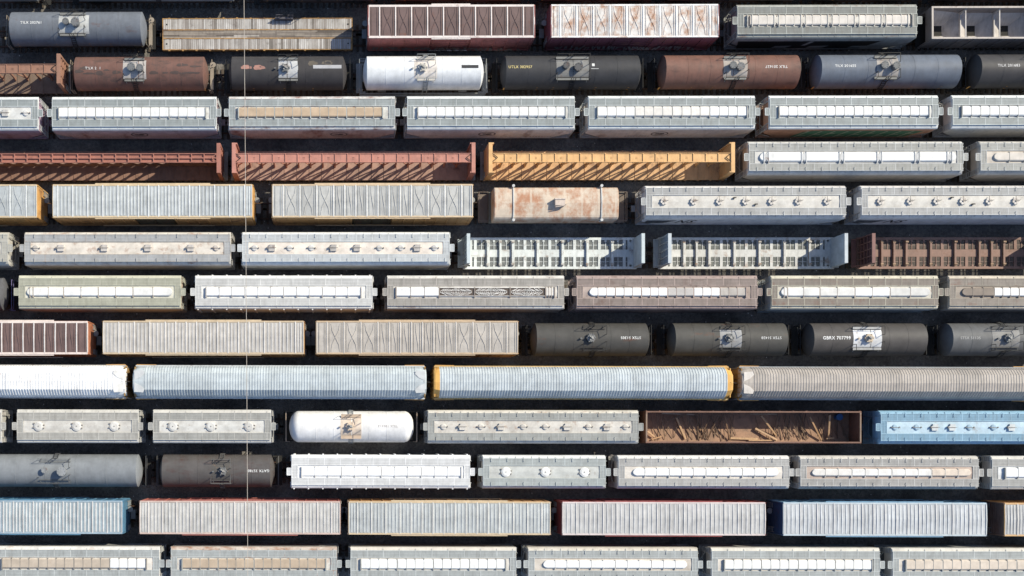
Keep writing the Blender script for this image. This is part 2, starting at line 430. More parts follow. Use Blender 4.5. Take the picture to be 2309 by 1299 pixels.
    for s in (-1, 1):
        m = MB(); a, b = sorted((s*(h - .58), s*(h - .04)))
        m.box(a, b, -.595, .595, zb - .04, zb); m.mat(1)
        for q in (a, b): m.bar((q, -.6, zb - .004), (q, .6, zb - .004), .05, .06)
        m.bar((a + .27, -.58, zb + .004), (a + .27, .58, zb + .004), .03, .02)
        P('end_board', m, [bm, fm], r)
        m = MB(); a, b = sorted((s*(h + .03), s*(h + .42)))
        m.box(a, b, -.31, .31, zb - .05, zb - .01); m.mat(1)
        for q in (a, b): m.bar((q, -.34, zb - .02), (q, .34, zb - .02), .05, .06)
        for q in (-.34, .34): m.bar((a, q, zb - .02), (b, q, zb - .02), .05, .06)
        m.bar((s*(h + .1), -.3, zb - .05), (s*(h - .02), -.3, zb - .5), .04); m.bar((s*(h + .1), .3, zb - .05), (s*(h - .02), .3, zb - .5), .04)
        P('crossover_board', m, [bm, fm], r)
        # ladders, grab irons and posts at the end
        m = MB(); x = s * (h + .1)
        for yy in (-1.5, -1.05, 1.05, 1.5): m.bar((x, yy, 1.05), (x, yy, hz - .15 if abs(yy) < 1.2 else hz - .45), .055)
        for yy in (-1, 1):
            for q in range(9): m.bar((x, yy*1.05, 1.35 + .32*q), (x, yy*1.5, 1.35 + .32*q), .04)
            m.bar((x, yy*1.5, 2.1), (s*(h - 1.2), yy*1.5, 1.1), .05); m.bar((x, yy*1.05, 2.9), (x, 0, 1.15), .05)
        m.bar((x, -1.5, 2.2), (x, 1.5, 2.2), .05); m.bar((x, -1.5, 1.08), (x, 1.5, 1.08), .08)
        P('end_ladder', m, paint(endcol or frame, dirt=.4, rust=.15, rh=rh, k=.6), r)
    # hatches
    if trough:
        a, b = lx(trough['px'][0]), lx(trough['px'][1]); segs = trough['segs']; sub = trough.get('sub', 3)
        rl, rr = trough.get('round', (False, False)); cols = trough['cols']; w = trough.get('w', .45); gap = .1; z0 = hz + .0
        hh = trough.get('h', .2); stc = paint(trough.get('strap', 'a8a8a4'), dirt=.4, rust=.1)
        if 'bounds' in trough: bd = [lx(q) for q in trough['bounds']]
        else: bd = [a + (b - a)*i/segs for i in range(segs + 1)]
        for i in range(segs):
            x0, x1 = bd[i] + gap/2, bd[i+1] - gap/2
            c = cols[i % len(cols)]; m = MB()
            if c.startswith('chev'):
                m.mat(0); m.box(x0, x1, -w + .04, w - .04, z0, z0 + .1)
                m.mat(1); q = x0 + .05; mid = (x0 + x1)/2
                while q < x1 - .1:
                    d = .45 if q < mid else -.45
                    for yy in (-1, 1):
                        xa, xb = q, q + d*.9
                        if x0 < xb < x1: m.bar((xa, yy*.04 if yy > 0 else -.04, z0 + .12), (xb, yy*(w - .06)*rnd.uniform(.6, 1), z0 + .12), .055, .06)
                    q += .2
                m.box(x0, x1, -w, -w + .05, z0, z0 + .17); m.box(x0, x1, w - .05, w, z0, z0 + .17)
                P('hatch_cover', m, [paint('64564c', rust=.4, rh='5e4a40', dirt=.4), paint('eeeae4', dirt=.4, rust=.15)], r, label='bare corrugated hatch cover with rusty chevron ribs')
                continue
            pr = [(-w, z0), (w, z0), (w, z0 + hh*.6), (w - .09, z0 + hh), (-w + .09, z0 + hh), (-w, z0 + hh*.6)]
            rings = []
            lft = rl and i == 0; rgt = rr and i == segs - 1
            if lft:
                for t in range(8): ang = math.pi/2*t/7; rings.append([(x0 + w*(1 - math.cos(ang)), y*max(.06, math.sin(ang)), z) for y, z in pr])
            else: rings.append([(x0, y, z) for y, z in pr])
            if rgt:
                for t in range(7, -1, -1): ang = math.pi/2*t/7; rings.append([(x1 - w*(1 - math.cos(ang)), y*max(.06, math.sin(ang)), z) for y, z in pr])
            else: rings.append([(x1, y, z) for y, z in pr])
            m.loft(rings); m.mat(1)
            for k in range(1, sub):
                q = x0 + (x1 - x0)*k/sub
                m.box(q - .02, q + .02, -w - .015, w + .015, z0, z0 + hh + .015)
                m.box(q - .06, q + .06, -w - .12, -w + .02, z0, z0 + hh*.7); m.box(q - .04, q + .04, w, w + .07, z0, z0 + hh*.8)
            P('hatch_cover', m, [paint(c, dirt=trough.get('dirt', .22), dh='9a8c7c', rust=trough.get('rust', 0), rh=rh), stc], r)
        for i in range(segs + 1):
            if (i == 0 and rl) or (i == segs and rr): continue
            m = MB(); q = bd[i]
            if trough.get('double'):
                for d in (-.22, .22): m.box(q + d - .035, q + d + .035, -w - .14, w + .04, z0, z0 + hh + .05)
                if 0 < i < segs: m.cyl((q, .0, z0), .3, hh + .02, 16)
            else: m.box(q - .05, q + .05, -w - .14, w + .04, z0, z0 + hh*.9 if 0 < i < segs else z0 + hh + .06)
            P('hatch_strap', m, stc, r)
    for (kind, hpx, hx) in (hatches or ()):
        link('hatch', hatch_mesh(kind, hx), r, (lx(hpx), 0, hz + .02))
    for (vpx, vy) in vents:
        m = MB(); q = lx(vpx); m.cyl((q, vy, hz), .09, .2, 8); m.box(q - .02, q + .2, vy - .04, vy + .08, hz + .16, hz + .24); P('vent', m, paint('6b6660', dirt=.3), r)
    if emblem:
        epx, word = emblem; x = lx(epx); m = MB(); y = -yw - .016
        ring = lambda a, b: [(x + a*math.cos(2*math.pi*i/28), y, 2.6 + b*math.sin(2*math.pi*i/28)) for i in range(28)]
        o, i_ = ring(.85, .75), ring(.72, .62)
        for k in range(28): m.poly([o[k], o[(k+1) % 28], i_[(k+1) % 28], i_[k]])
        for (ax, az, aw, ah) in ((-.25, .1, .25, .12), (.2, .05, .3, .2), (0, -.25, .45, .1)): m.poly([(x + ax - aw, y, 2.6 + az - ah), (x + ax + aw, y, 2.6 + az - ah), (x + ax + aw*.6, y, 2.6 + az + ah), (x + ax - aw*.6, y, 2.6 + az + ah)])
        P('emblem', m, paint('6a6262', dirt=.2), r)
        if word: 
            m = MB()
            for k in range(9): q = x + word + k*.28; m.poly([(q, y, 1.5), (q + .17, y, 1.5), (q + .2, y, 1.85), (q + .03, y, 1.85)])
            P('faded_lettering', m, paint('c9b9b4', dirt=.4), r)
    if graffiti == 'green':
        y = -yw - .016; m = MB(); m.poly([(-5.0, y, 1.3), (6.2, y, 1.3), (7.2, y, 3.4), (4.5, y, 3.55), (-3.5, y, 3.55), (-4.4, y, 3.0)]); y -= .004; m.mat(1)
        for k in range(9):
            q = -4.6 + k*1.27; m.poly([(q, y, 1.35), (q + .16, y, 1.35), (q + .8, y, 3.45), (q + .64, y, 3.45)])
            m.poly([(q + .25, y, 1.7 + .4*(k % 3)), (q + 1.0, y, 1.75 + .4*(k % 3)), (q + 1.05, y, 1.9 + .4*(k % 3)), (q + .3, y, 1.85 + .4*(k % 3))])
        P('graffiti', m, [paint('4f9276', dirt=.15), paint('c5d0ba', dirt=.15)], r, label='large green graffiti letters with pale outlines')
    elif graffiti == 'dark':
        y = -yw - .016; m = MB(); m.poly([(-h + 1, y, 1.3), (h - 4.2, y, 1.3), (h - 2.9, y, 3.35), (-h + .5, y, 3.35)]); y -= .004; m.mat(1)
        for q, w2 in ((-4.3, 1.4), (-.9, 1.6), (3.2, 2.6)): m.poly([(q, y, 1.5), (q + w2, y, 1.5), (q + w2 + .5, y, 2.1), (q + .3, y, 2.0)])
        m.poly([(-1.6, y, 2.1), (-1.2, y, 2.1), (-.7, y, 3.3), (-1.1, y, 3.3)])
        P('graffiti', m, [paint('15171b', dirt=.1), paint('8f9496', dirt=.2)], r)
    elif graffiti == 'tags':
        scribble(r, -h*.6, h*.6, 1.4, 2.4, -yw - .018, 'b9b2b4', 20)
    if cut: cut(r, L, lx, yw)
    return r
def scribble(r, x0, x1, z0, z1, y, hx, n, hx2=None):
    m = MB(); q = x0
    while q < x1:
        hgt = (z1 - z0) * (0.5 + .5*rnd.random()); w = .35 + .5*rnd.random(); z = z0 + (z1 - z0 - hgt)*rnd.random()
        pts = [(q + w*rnd.random(), z + hgt*(k % 2 if rnd.random() < .8 else rnd.random())) for k in range(5)]
        for (ax, az), (bx, bz) in zip(pts, pts[1:]):
            t = .06; dx, dz = bx - ax, bz - az; l = math.hypot(dx, dz) or 1; ox, oz = -dz/l*t, dx/l*t
            m.poly([(ax - ox, y, az - oz), (bx - ox, y, bz - oz), (bx + ox, y, bz + oz), (ax + ox, y, az + oz)]); y -= .0012
        q += w * .85
    P('graffiti', m, paint(hx, dirt=.2), r)

# ------------------------------------------------------------------ boxcars
def boxcar(row, px0, px1, label, kind='rib', side='b98a45', panel='a9afb2', seam='d8dcdc', rib='c6cbcc', eave='d9b070', end=None, hz=5.05, Wd=1.5, rust=0.0, rh='7c4a35', dirt=0.3, panels=None, door=True,
           rails=True, siderust=.3, tags=None, doorcol=None, body_w=1.56, rails_px=None, pan=None, railcol=None):
    r, L, xc = car('boxcar', 'boxcar', row, px0, px1, hz, label, over=0.7)
    h = L/2; lx = lambda px: wx(px, hz) - xc
    sm = paint(side, rust=siderust, rh=rh, dirt=dirt, rs=.7, k=.9); em = paint(eave, dirt=dirt*.6, rust=rust*.5, rh=rh)
    pm = paint(panel, rust=rust, rh=rh, dirt=dirt*.7, rs=1.3, st=(1, .8, 1), pan=pan); sem = paint(seam, dirt=dirt*.5, rust=rust*.4, rh=rh); rm = paint(rib, rust=rust*.8, rh=rh, dirt=dirt*.7, rs=1.3, st=(1, .8, 1))
    ze = hz - .06; bw = body_w
    m = MB(); dw = 1.9 if door else 0
    for a, b in (((-h, -dw), (dw, h)) if door else ((-h, h),)):
        m.box(a, b, -bw + .02, bw - .02, 1.0, ze - .005)
    if door: m.box(-dw, dw, -bw + .16, bw - .16, 1.0, ze - .005)
    nr = max(4, int((h - dw) / 1.05))
    for s in (-1, 1):
        for k in range(nr + 1):
            for q in ((-h + .12 + (h - dw - .24)*k/nr), (dw + .12 + (h - dw - .24)*k/nr)):
                m.box(q - .05, q + .05, s*(bw - .02), s*(bw + .05), 1.05, ze - .16)
        m.box(-h, h, s*(bw - .02), s*(bw + .055), .9, 1.04); m.box(-h, h, s*(bw - .02), s*(bw + .04), ze - .15, ze - .02)
    P('body', m, sm, r)
    if door:
        dm = paint(doorcol or side, dirt=dirt + .1, rust=siderust, rh=rh)
        for s in (-1, 1):
            for q in (-1, 1):
                m = MB(); a, b = sorted((q*.02, q*1.86)); m.box(a, b, s*(bw - .15), s*(bw - .03), 1.06, ze - .2)
                for k in range(7): z = 1.3 + k*.5; m.box(a + .08, b - .08, s*(bw - .04), s*(bw + .01), z, z + .09)
                m.box(b - .25 if q > 0 else a + .17, b - .17 if q > 0 else a + .25, s*(bw - .04), s*(bw + .03), 1.1, ze - .25)
                P('door', m, dm, r)
        if rails:
            ra, rb = (lx(rails_px[0]), lx(rails_px[1])) if rails_px else (-h*.58, h*.58)
            for s in (-1, 1):
                m = MB(); m.box(ra, rb, s*(bw + .02), s*(bw + .14), ze - .06, ze + .0)
                m.box(ra, rb, s*(bw + .05), s*(bw + .13), 1.05, 1.13)
                for k in range(6): q = ra + (rb - ra)*(.3 + .08*k); m.box(q - .12, q + .12, s*(bw - .02), s*(bw + .1), ze - .02, ze + .02)
                P('door_rail', m, paint(railcol or eave, dirt=.2), r)
    # corrugated ends
    for s in (-1, 1):
        m = MB(); a, b = sorted((s*h, s*(h + .03))); m.box(a, b, -bw + .02, bw - .02, 1.0, ze - .01)
        for k in range(11): z = 1.2 + k*.33; m.box(*sorted((s*(h + .03), s*(h + .1))), -bw + .12, bw - .12, z, z + .16)
        m.box(*sorted((s*(h + .03), s*(h + .12))), -bw, -bw + .1, 1.0, ze - .01); m.box(*sorted((s*(h + .03), s*(h + .12))), bw - .1, bw, 1.0, ze - .01)
        ew = P('end_wall', m, paint(end or side, dirt=dirt, rust=siderust, rh=rh), r)
        m = MB(); x = s*(h + .16)
        for yy in (-1, 1):
            for q in (.95, 1.4): m.bar((x, yy*q, 1.0), (x, yy*q, 3.0 if yy*s > 0 else 2.2), .05)
            for q in range(5): m.bar((x, yy*.95, 1.2 + .36*q), (x, yy*1.4, 1.2 + .36*q), .04)
        m.box(*sorted((s*(h + .13), s*(h + .6))), -.45, .45, 1.05, 1.1); m.cyl((s*(h + .3), .6, 2.3), .28, .05, 14)
        P('end_ladder', m, RAILGREY, ew)
    m = MB(); m.box(-h - .5, h + .5, -.3, .3, .78, 1.0); m.box(-h, h, -bw + .1, bw - .1, .85, 1.0); P('underframe', m, DARK, r)
    # roof
    zp = hz + .02; m = MB()
    def strip(x0, x1, dz, y=Wd): m.px([(-y, ze + dz - .06), (y, ze + dz - .06), (y, ze + dz), (0, zp + dz), (-y, ze + dz)], x0, x1)
    if panels is None: panels = [1.5]*5 + [1.03]*8 + [1.5]*5
    tot = sum(panels); k = L / tot; x = -h; edges = [x]
    for p in panels: x += p*k; edges.append(x)
    for a, b in zip(edges, edges[1:]): m.mat(rnd.choice([0, 0, 3])); m.px([(-Wd, ze), (Wd, ze), (Wd, ze + .02), (0, zp), (-Wd, ze + .02)], a, b)
    for i, e in enumerate(edges):
        m.mat(1); strip(max(-h, e - .05), min(h, e + .05), .075)
    for i in range(len(panels)):
        a, b = edges[i], edges[i+1]; w = b - a
        if kind == 'rib':
            nrib = 4 if panels[i] > 1.2 else 3
            m.mat(2)
            for q in range(1, nrib):
                c = a + w*q/nrib; strip(c - .075, c + .045, .055, Wd - .12)
        else:
            m.mat(2); strip(b - .26, b - .2, .05, Wd - .05); strip(a + .2, a + .26, .05, Wd - .05)
            m.mat(0)
            kk = kind if isinstance(kind, str) else kind[i]
            yy = [-1.32, -.66, 0, .66, 1.32]
            zz = lambda y: zp - (zp - ze)*abs(y)/Wd + .025
            if i in (0, len(panels) - 1): continue
            wv = [.34, .26, 0, -.26, -.34] if kk == 'x' else [.16, .14, 0, -.12, -.15]
            for s in ((1, -1) if kk == 'x' else (1,)):
                for q in range(4):
                    m.bar(((a+b)/2 + s*wv[q]*w*.75, yy[q], zz(yy[q])), ((a+b)/2 + s*wv[q+1]*w*.75, yy[q+1], zz(yy[q+1])), .055, .05)
    P('roof', m, [pm, sem, rm, paint(panel, rust=rust, rh=rh, dirt=dirt*.7 + .2, rs=1.3, st=(1, .8, 1), pan=pan, k=ALB*.9)], r)
    m = MB()
    for s in (-1, 1):
        y0, y1 = sorted((s*(Wd - .07), s*(bw + .02)))
        m.box(-h - .02, h + .02, y0, y1, ze - .02, ze + .055)
    for s in (-1, 1): m.px([(-Wd + .07, ze - .02), (Wd - .07, ze - .02), (Wd - .07, ze + .06), (0, zp + .06), (-Wd + .07, ze + .06)], *sorted((s*(h + .01), s*(h + .06))))
    P('eaves', m, em, r)
    if tags: scribble(r, tags[0], tags[1], 1.15, tags[2], -bw - .06, tags[3], 0)
    return r

# ------------------------------------------------------------------ autoracks
def autorack(row, px0, px1, label, roofc, sidec, capc, cap_end=None, rust=0.0, dirt=.25, hood=YELLOW, rh='8a4a35', pitch=.258):
    hz = 5.75
    r, L, xc = car('auto_rack_car', 'autorack', row, px0, px1, hz, label, over=.6); h = L/2
    prof = [(-1.5, 4.5), (-1.28, 5.1), (-.78, 5.68), (0, 5.75), (.78, 5.68), (1.28, 5.2), (1.5, 4.62)]
    CE = .55 if cap_end else 1.0
    def taper(x):
        d = h - abs(x); return 1.0 if d > .7 else .86 + .14*math.sin(math.pi/2*max(0, d)/.7)
    rm = paint(roofc, rust=rust, rh=rh, dirt=dirt, rs=1.2, rough=.45, st=(1, .7, 1), dh='6d7378')
    m = MB(); x = -h + CE; e = h - CE; n = int((e - x)/pitch); pp = (e - x)/n
    row_ = lambda xx, dz: [(xx, y*(1 + dz*.4), z + dz) for y, z in prof]
    for c in range(0, n, 5):
        rings = []
        for i in range(c, min(c + 5, n)):
            rings += [row_(x + (i + dx)*pp, dz) for dx, dz in ((0, 0), (.5, 0), (.62, .034), (.88, .034))]
        rings.append(row_(x + min(c + 5, n)*pp, 0))
        m.mat(rnd.choice([0, 0, 1, 2])); m.loft(rings, closed=False, cap=False)
    rm = [rm, paint(roofc, rust=rust, rh=rh, dirt=dirt + .12, rs=1.2, rough=.5, st=(1, .7, 1), dh='6d7378', k=ALB*.94), paint(roofc, rust=rust, rh=rh, dirt=dirt*.6, rs=1.2, rough=.42, st=(1, .7, 1), dh='6d7378', k=ALB*1.04)]
    P('roof', m, rm, r)
    for s in (-1, 1):
        m = MB(); rr = []
        for t in (CE, .85*CE, .6*CE, .35, .15, .02, 0.0):
            xx = s*(h - t); q = taper(xx); dz = 0 if t > .1 else -.12
            rr.append([(xx, y*q, z + .012 + dz*(1 if t == 0 else .3)) for y, z in prof])
        if s < 0: rr.reverse()
        m.loft(rr, closed=False, cap=False)
        if s > 0: m.poly([p for p in rr[-1]])
        else: m.poly([p for p in reversed(rr[0])])
        if not cap_end:
            pm = 1; m.mat(1)
            for sy in (-1, 1): m.pz([(s*(h - .15), sy*.12), (s*(h - .15), sy*1.0), (s*(h - 1.0), sy*1.05), (s*(h - 1.1), sy*.75), (s*(h - .75), sy*.4)][::(1 if s*sy > 0 else -1)], 5.70, 5.765)
        P('roof_end', m, [paint(cap_end or roofc, dirt=dirt), paint(capc, dirt=.2)], r)
    for s in (-1, 1):
        m = MB(); y = s*1.5
        m.box(-h + .15, h - .15, *sorted((s*1.42, y)), 1.2, 4.56)
        npan = int(L/1.9)
        for k in range(npan + 1): q = -h + .2 + (L - .4)*k/npan; m.box(q - .05, q + .05, *sorted((y, s*1.56)), 1.1, 4.56)
        for k in range(npan):
            q = -h + .3 + (L - .4)*k/npan
            for z in (1.6, 2.5, 3.4): m.box(q, q + .15, *sorted((y, s*1.52)), z, z + .7)
        m.box(-h + .1, h - .1, *sorted((s*1.46, s*1.6)), 4.5, 4.6)
        P('side_screen', m, paint(sidec, dirt=.35, rust=.1), r)
    for s in (-1, 1):
        m = MB(); m.box(*sorted((s*(h - .16), s*(h - .08))), -1.38, 1.38, 1.1, 5.2)
        for yy in (-.9, -.45, 0, .45, .9): m.bar((s*(h - .02), yy, 1.1), (s*(h - .02), yy, 5.1), .08)
        P('end_door', m, paint('b08a4a' if not cap_end else cap_end, dirt=.3), r)
        for sy in (-1, 1):
            m = MB(); y0, y1 = sorted((sy*1.5, sy*1.68))
            m.pz([(s*(h - 2.0), sy*1.57), (s*(h - 2.0), sy*1.66), (s*(h - .2), sy*1.68), (s*(h + .02), sy*1.45), (s*(h - .1), sy*1.4), (s*(h - .3), sy*1.57)][::(-1 if s*sy > 0 else 1)], 4.2, 4.5)
            P('corner_fender', m, hood, r)
    m = MB(); m.box(-h, h, -1.42, 1.42, .85, 1.15); m.box(-h - .4, h + .4, -.3, .3, .75, 1.0); P('underframe', m, paint('a8803a', dirt=.5, k=.6), r)
    m = MB(); m.bar((h - .3, .02, 5.76), (h + .55, -.02, 5.2), .05); P('safety_bar', m, STEELBLK, r)
    return r

# ------------------------------------------------------------------ flatcars
def centerbeam(row, px0, px1, label, colr, deck, style='open', hz=4.45, rust=.15, rh='6a4a3c', frames=True):
    r, L, xc = car('centerbeam_flatcar', 'flatcar', row, px0, px1, hz, label, over=.6); h = L/2
    cm = paint(colr, rust=rust, rh=rh, dirt=.3, rs=.8); dm = paint(deck, rust=rust + .15, rh=rh, dirt=.4, rs=.8); lt = paint(colr, dirt=.15)
    m = MB(); m.box(-h, h, -1.42, 1.42, .92, 1.1)
    n = int(L/1.21)
    for i in range(n + 1):
        x = -h + L*i/n; m.box(x - .04, x + .04, -1.42, 1.42, 1.1, 1.15)
        m.box(x - .09, x + .09, -1.47, -1.42, .85, 1.1); m.box(x - .09, x + .09, 1.42, 1.47, .85, 1.1)
    P('deck', m, dm, r)
    m = MB(); m.box(-h - .1, h + .1, -.35, .35, .7, .92); P('center_sill', m, DARK, r)
    # top chord
    m = MB(); hc = h - .35; w = .44
    if style == 'web':
        m.box(-hc, hc, -.05, .05, hz - .12, hz); 
        for s in (-1, 1): m.box(-hc, hc, *sorted((s*(w - .07), s*w)), hz - .2, hz)
        m.box(-hc, hc, -w + .07, w - .07, hz - .2, hz - .16)
        for i in range(n + 1): x = -hc + 2*hc*i/n; m.box(x - .045, x + .045, -w + .005, w - .005, hz - .16, hz + .01)
    else:
        m.box(-hc, hc, -w + .05, w - .05, hz - .16, hz - .08)
        for s in (-1, 1): m.box(-hc, hc, *sorted((s*(w - .05), s*w)), hz - .2, hz)
        for i in range(n + 1):
            x = -hc + 2*hc*i/n; m.box(x - .03, x + .03, -w + .05, w - .05, hz - .08, hz + .0)
        for i in range(n):
            if i % 2: 
                x = -hc + 2*hc*(i + .5)/n
                for s in (-1, 1): m.box(x - .09, x + .09, *sorted((s*.05, s*.09)), hz - .08, hz - .04)
    P('top_chord', m, cm, r)
    # posts, diagonals or pierced web
    if style == 'web':
        m = MB()
        for i in range(n):
            a, b = -hc + 2*hc*i/n, -hc + 2*hc*(i+1)/n
            for s in (-1,):
                y = 0.0; zc_, za, zb = 2.95, 1.1, hz - .16; k = 24; inner = []; outer = []
                solid = i < 2 or i > n - 5
                if solid: m.box(a, b, -.04, .04, 1.1, hz - .17); continue
                for q in range(k):
                    t = 2*math.pi*q/k; c, sn = math.cos(t), math.sin(t); rx, rz = .45, .8
                    inner.append(((a+b)/2 + rx*c, zc_ + rz*sn)); f = 1/max(abs(c)/((b - a)/2), abs(sn)/((zb - za)/2))
                    outer.append(((a+b)/2 + f*c, (za + zb)/2 + f*sn))
                for yy in (-.04, .04):
                    for q in range(k):
                        p = [outer[q], outer[(q+1) % k], inner[(q+1) % k], inner[q]]; m.poly([(u, yy, v) for u, v in p])
                for q in range(k): u, v = inner[q], inner[(q+1) % k]; m.poly([(u[0], -.04, u[1]), (v[0], -.04, v[1]), (v[0], .04, v[1]), (u[0], .04, u[1])])
            m.box(a - .03, a + .03, -.1, -.045, 1.15, hz - .2); m.box(a - .03, a + .03, .045, .1, 1.15, hz - .2)
        P('center_web', m, dm, r)
    else:
        for i in range(n + 1):
            x = -hc + 2*hc*i/n; m = MB()
            m.loft([[(x - .07, -q, z), (x + .07, -q, z), (x + .07, q, z), (x - .07, q, z)] for q, z in ((.2, 1.15), (.1, 1.9), (.1, hz - .2))])
            P('post', m, cm, r)
        m = MB()
        for i in range(n):
            a, b = -hc + 2*hc*i/n, -hc + 2*hc*(i+1)/n
            if i % 2 == 0: m.bar((a, 0, 1.25), (b, 0, hz - .25), .09)
            else: m.bar((a, 0, hz - .25), (b, 0, 1.25), .09)
        P('diagonal_braces', m, cm, r)
    # bulkheads
    for s in (-1, 1):
        m = MB(); x0, x1 = sorted((s*(h - .36), s*h))
        if style == 'lattice' or style == 'web':
            for sy in (-1, 1): m.loft([[(x0, sy*(q - .22), z), (x1, sy*(q - .22), z), (x1, sy*q, z), (x0, sy*q, z)][::(1 if sy > 0 else -1)] for q, z in ((1.42, 1.1), (1.42, hz))])
            m.box(x0, x1, -1.2, 1.2, hz - .2, hz - .004); m.box(*sorted((s*(h - .3), s*(h - .22))), -1.2, 1.2, 1.1, hz - .2)
            for z in (1.9, 2.7, 3.5): m.box(*sorted((s*(h - .22), s*(h - .02))), -1.2, 1.2, z, z + .1)
            for yy in (-.5, .5): m.box(*sorted((s*(h - .2), s*(h - .05))), yy - .06, yy + .06, 1.1, hz - .2)
        else:
            m.box(x0, x1, -1.44, 1.44, 1.1, hz + .05)
            for sy in (-1, 1): m.box(*sorted((s*(h - .5), s*(h - .36))), sy*1.44 - .06*(sy + 1), sy*1.44 - .06*(sy - 1) , 1.1, hz + .02)
            for z in (1.6, 2.3, 3.0, 3.7): m.box(*sorted((s*h, s*(h + .06))), -1.4, 1.4, z, z + .1)
        bh = P('bulkhead', m, lt, r)
        m = MB(); x = s*(h + .12)
        for q in (.95, 1.38): m.bar((x, -q, 1.0), (x, -q, 2.6), .05)
        for q in range(5): m.bar((x, -.95, 1.1 + .32*q), (x, -1.38, 1.1 + .32*q), .04)
        m.box(*sorted((s*h, s*(h + .4))), -1.4, 1.4, .9, .98)
        P('end_ladder', m, RAILGREY, bh)
    for s in (-1, 1):
        m = MB()
        for y in (0,):
            a = s*(hc); m.bar((a, -.4, hz + .02), (a - s*.5, 0, hz + .02), .06); m.bar((a, .4, hz + .02), (a - s*.5, 0, hz + .02), .06)
        P('corner_brace', m, DARK if style != 'web' else cm, r)
    return r

def bulkhead_flat(row, px0, px1, label, colr, rustc, grate, bunkc, topc=None):
    hz = 4.3
    r, L, xc = car('bulkhead_flatcar', 'flatcar', row, px0, px1, hz, label, over=.6); h = L/2
    cm = paint(colr, rust=.22, rh=rustc, dirt=.3, rs=.9); gm = paint(grate, dirt=.4)
    zd = 1.1; m = MB()
    for s in (-1, 1): m.box(-h, h, *sorted((s*1.3, s*1.55)), zd - .3, zd)
    m.box(-h, h, -.36, .36, zd - .35, zd - .02)
    n = int(L/1.2); xs = [-h + L*i/n for i in range(n + 1)]
    for i, x in enumerate(xs):
        w = .14 if i % 2 else .2; m.box(max(-h, x - w), min(h, x + w), -1.3, -.36, zd - .2, zd - .004); m.box(max(-h, x - w), min(h, x + w), .36, 1.3, zd - .2, zd - .004)
    for s in (-1, 1): m.box(*sorted((s*(h - .9), s*h)), -1.3, 1.3, zd - .22, zd - .01)
    P('deck_frame', m, cm, r)
    for s in (-1, 1):
        m = MB(); m.mat(1); m.box(-h + .9, h - .9, *sorted((s*.80, s*.83)), zd - .12, zd - .085); m.mat(0)
        for i in range(n):
            a, b = xs[i] + .17, xs[i+1] - .17; c = (a + b)/2
            m.mat(1); m.box(c - .03, c + .03, *sorted((s*.37, s*1.29)), zd - .12, zd - .02)
            m.box(c - .1, c + .1, *sorted((s*1.14, s*1.29)), zd - .1, zd - .01); m.mat(0)
            for k in range(8): y = .4 + k*.112; m.box(a - .03, b + .03, *sorted((s*y, s*(y + .05))), zd - .09, zd - .07)
        P('deck_grating', m, [gm, cm], r)
    # stake bunks across the deck
    nb = 8
    bm = paint(bunkc, rust=.45, rh=rustc, dirt=.4, rs=1.6)
    for i in range(n + 1):
        if not (2 <= i <= n - 1) : continue
        if i % 2 == 0 or i in (3, n - 4):
            x = xs[i]; tall = (i // 2) % 2 == 0; m = MB(); m.box(x - .1, x + .1, -1.26, 1.26, zd, zd + .16)
            m.box(x - .14, x + .14, 1.0, 1.16, zd + .1, zd + .34 if tall else zd + .22); m.box(x - .14, x + .14, -1.16, -1.0, zd + .1, zd + .3 if tall else zd + .22)
            m.mat(1); m.box(x - .09, x + .09, -.98, .98, zd + .16, zd + .2)
            P('stake_bunk', m, [bm, cm] , r)
    for s in (-1, 1):
        m = MB(); x0, x1 = sorted((s*(h - .35), s*(h - .03)))
        lean = .0
        m.box(x0, x1, -1.42, 1.42, hz - .16, hz); m.box(*sorted((s*(h - .35), s*(h - .3))), -1.42, 1.42, zd, hz - .16)
        for yy in (-1.37, -.7, 0, .7, 1.37): m.box(*sorted((s*(h - .3), s*(h - .03))), yy - .05, yy + .05, zd - .2, hz - .16)
        for z in (1.7, 2.4, 3.1, 3.7): m.box(*sorted((s*(h - .26), s*(h - .06))), -1.32, 1.32, z, z + .1)
        m.box(*sorted((s*(h - .03), s*(h + .5))), -1.4, 1.4, zd - .2, zd - .12)
        for sy in (-1, 1): m.bar((s*(h + .4), sy*1.3, zd - .15), (s*(h - .1), sy*1.37, zd + 1.6), .08)
        P('bulkhead', m, paint(topc or colr, dirt=.22), r)
    return r

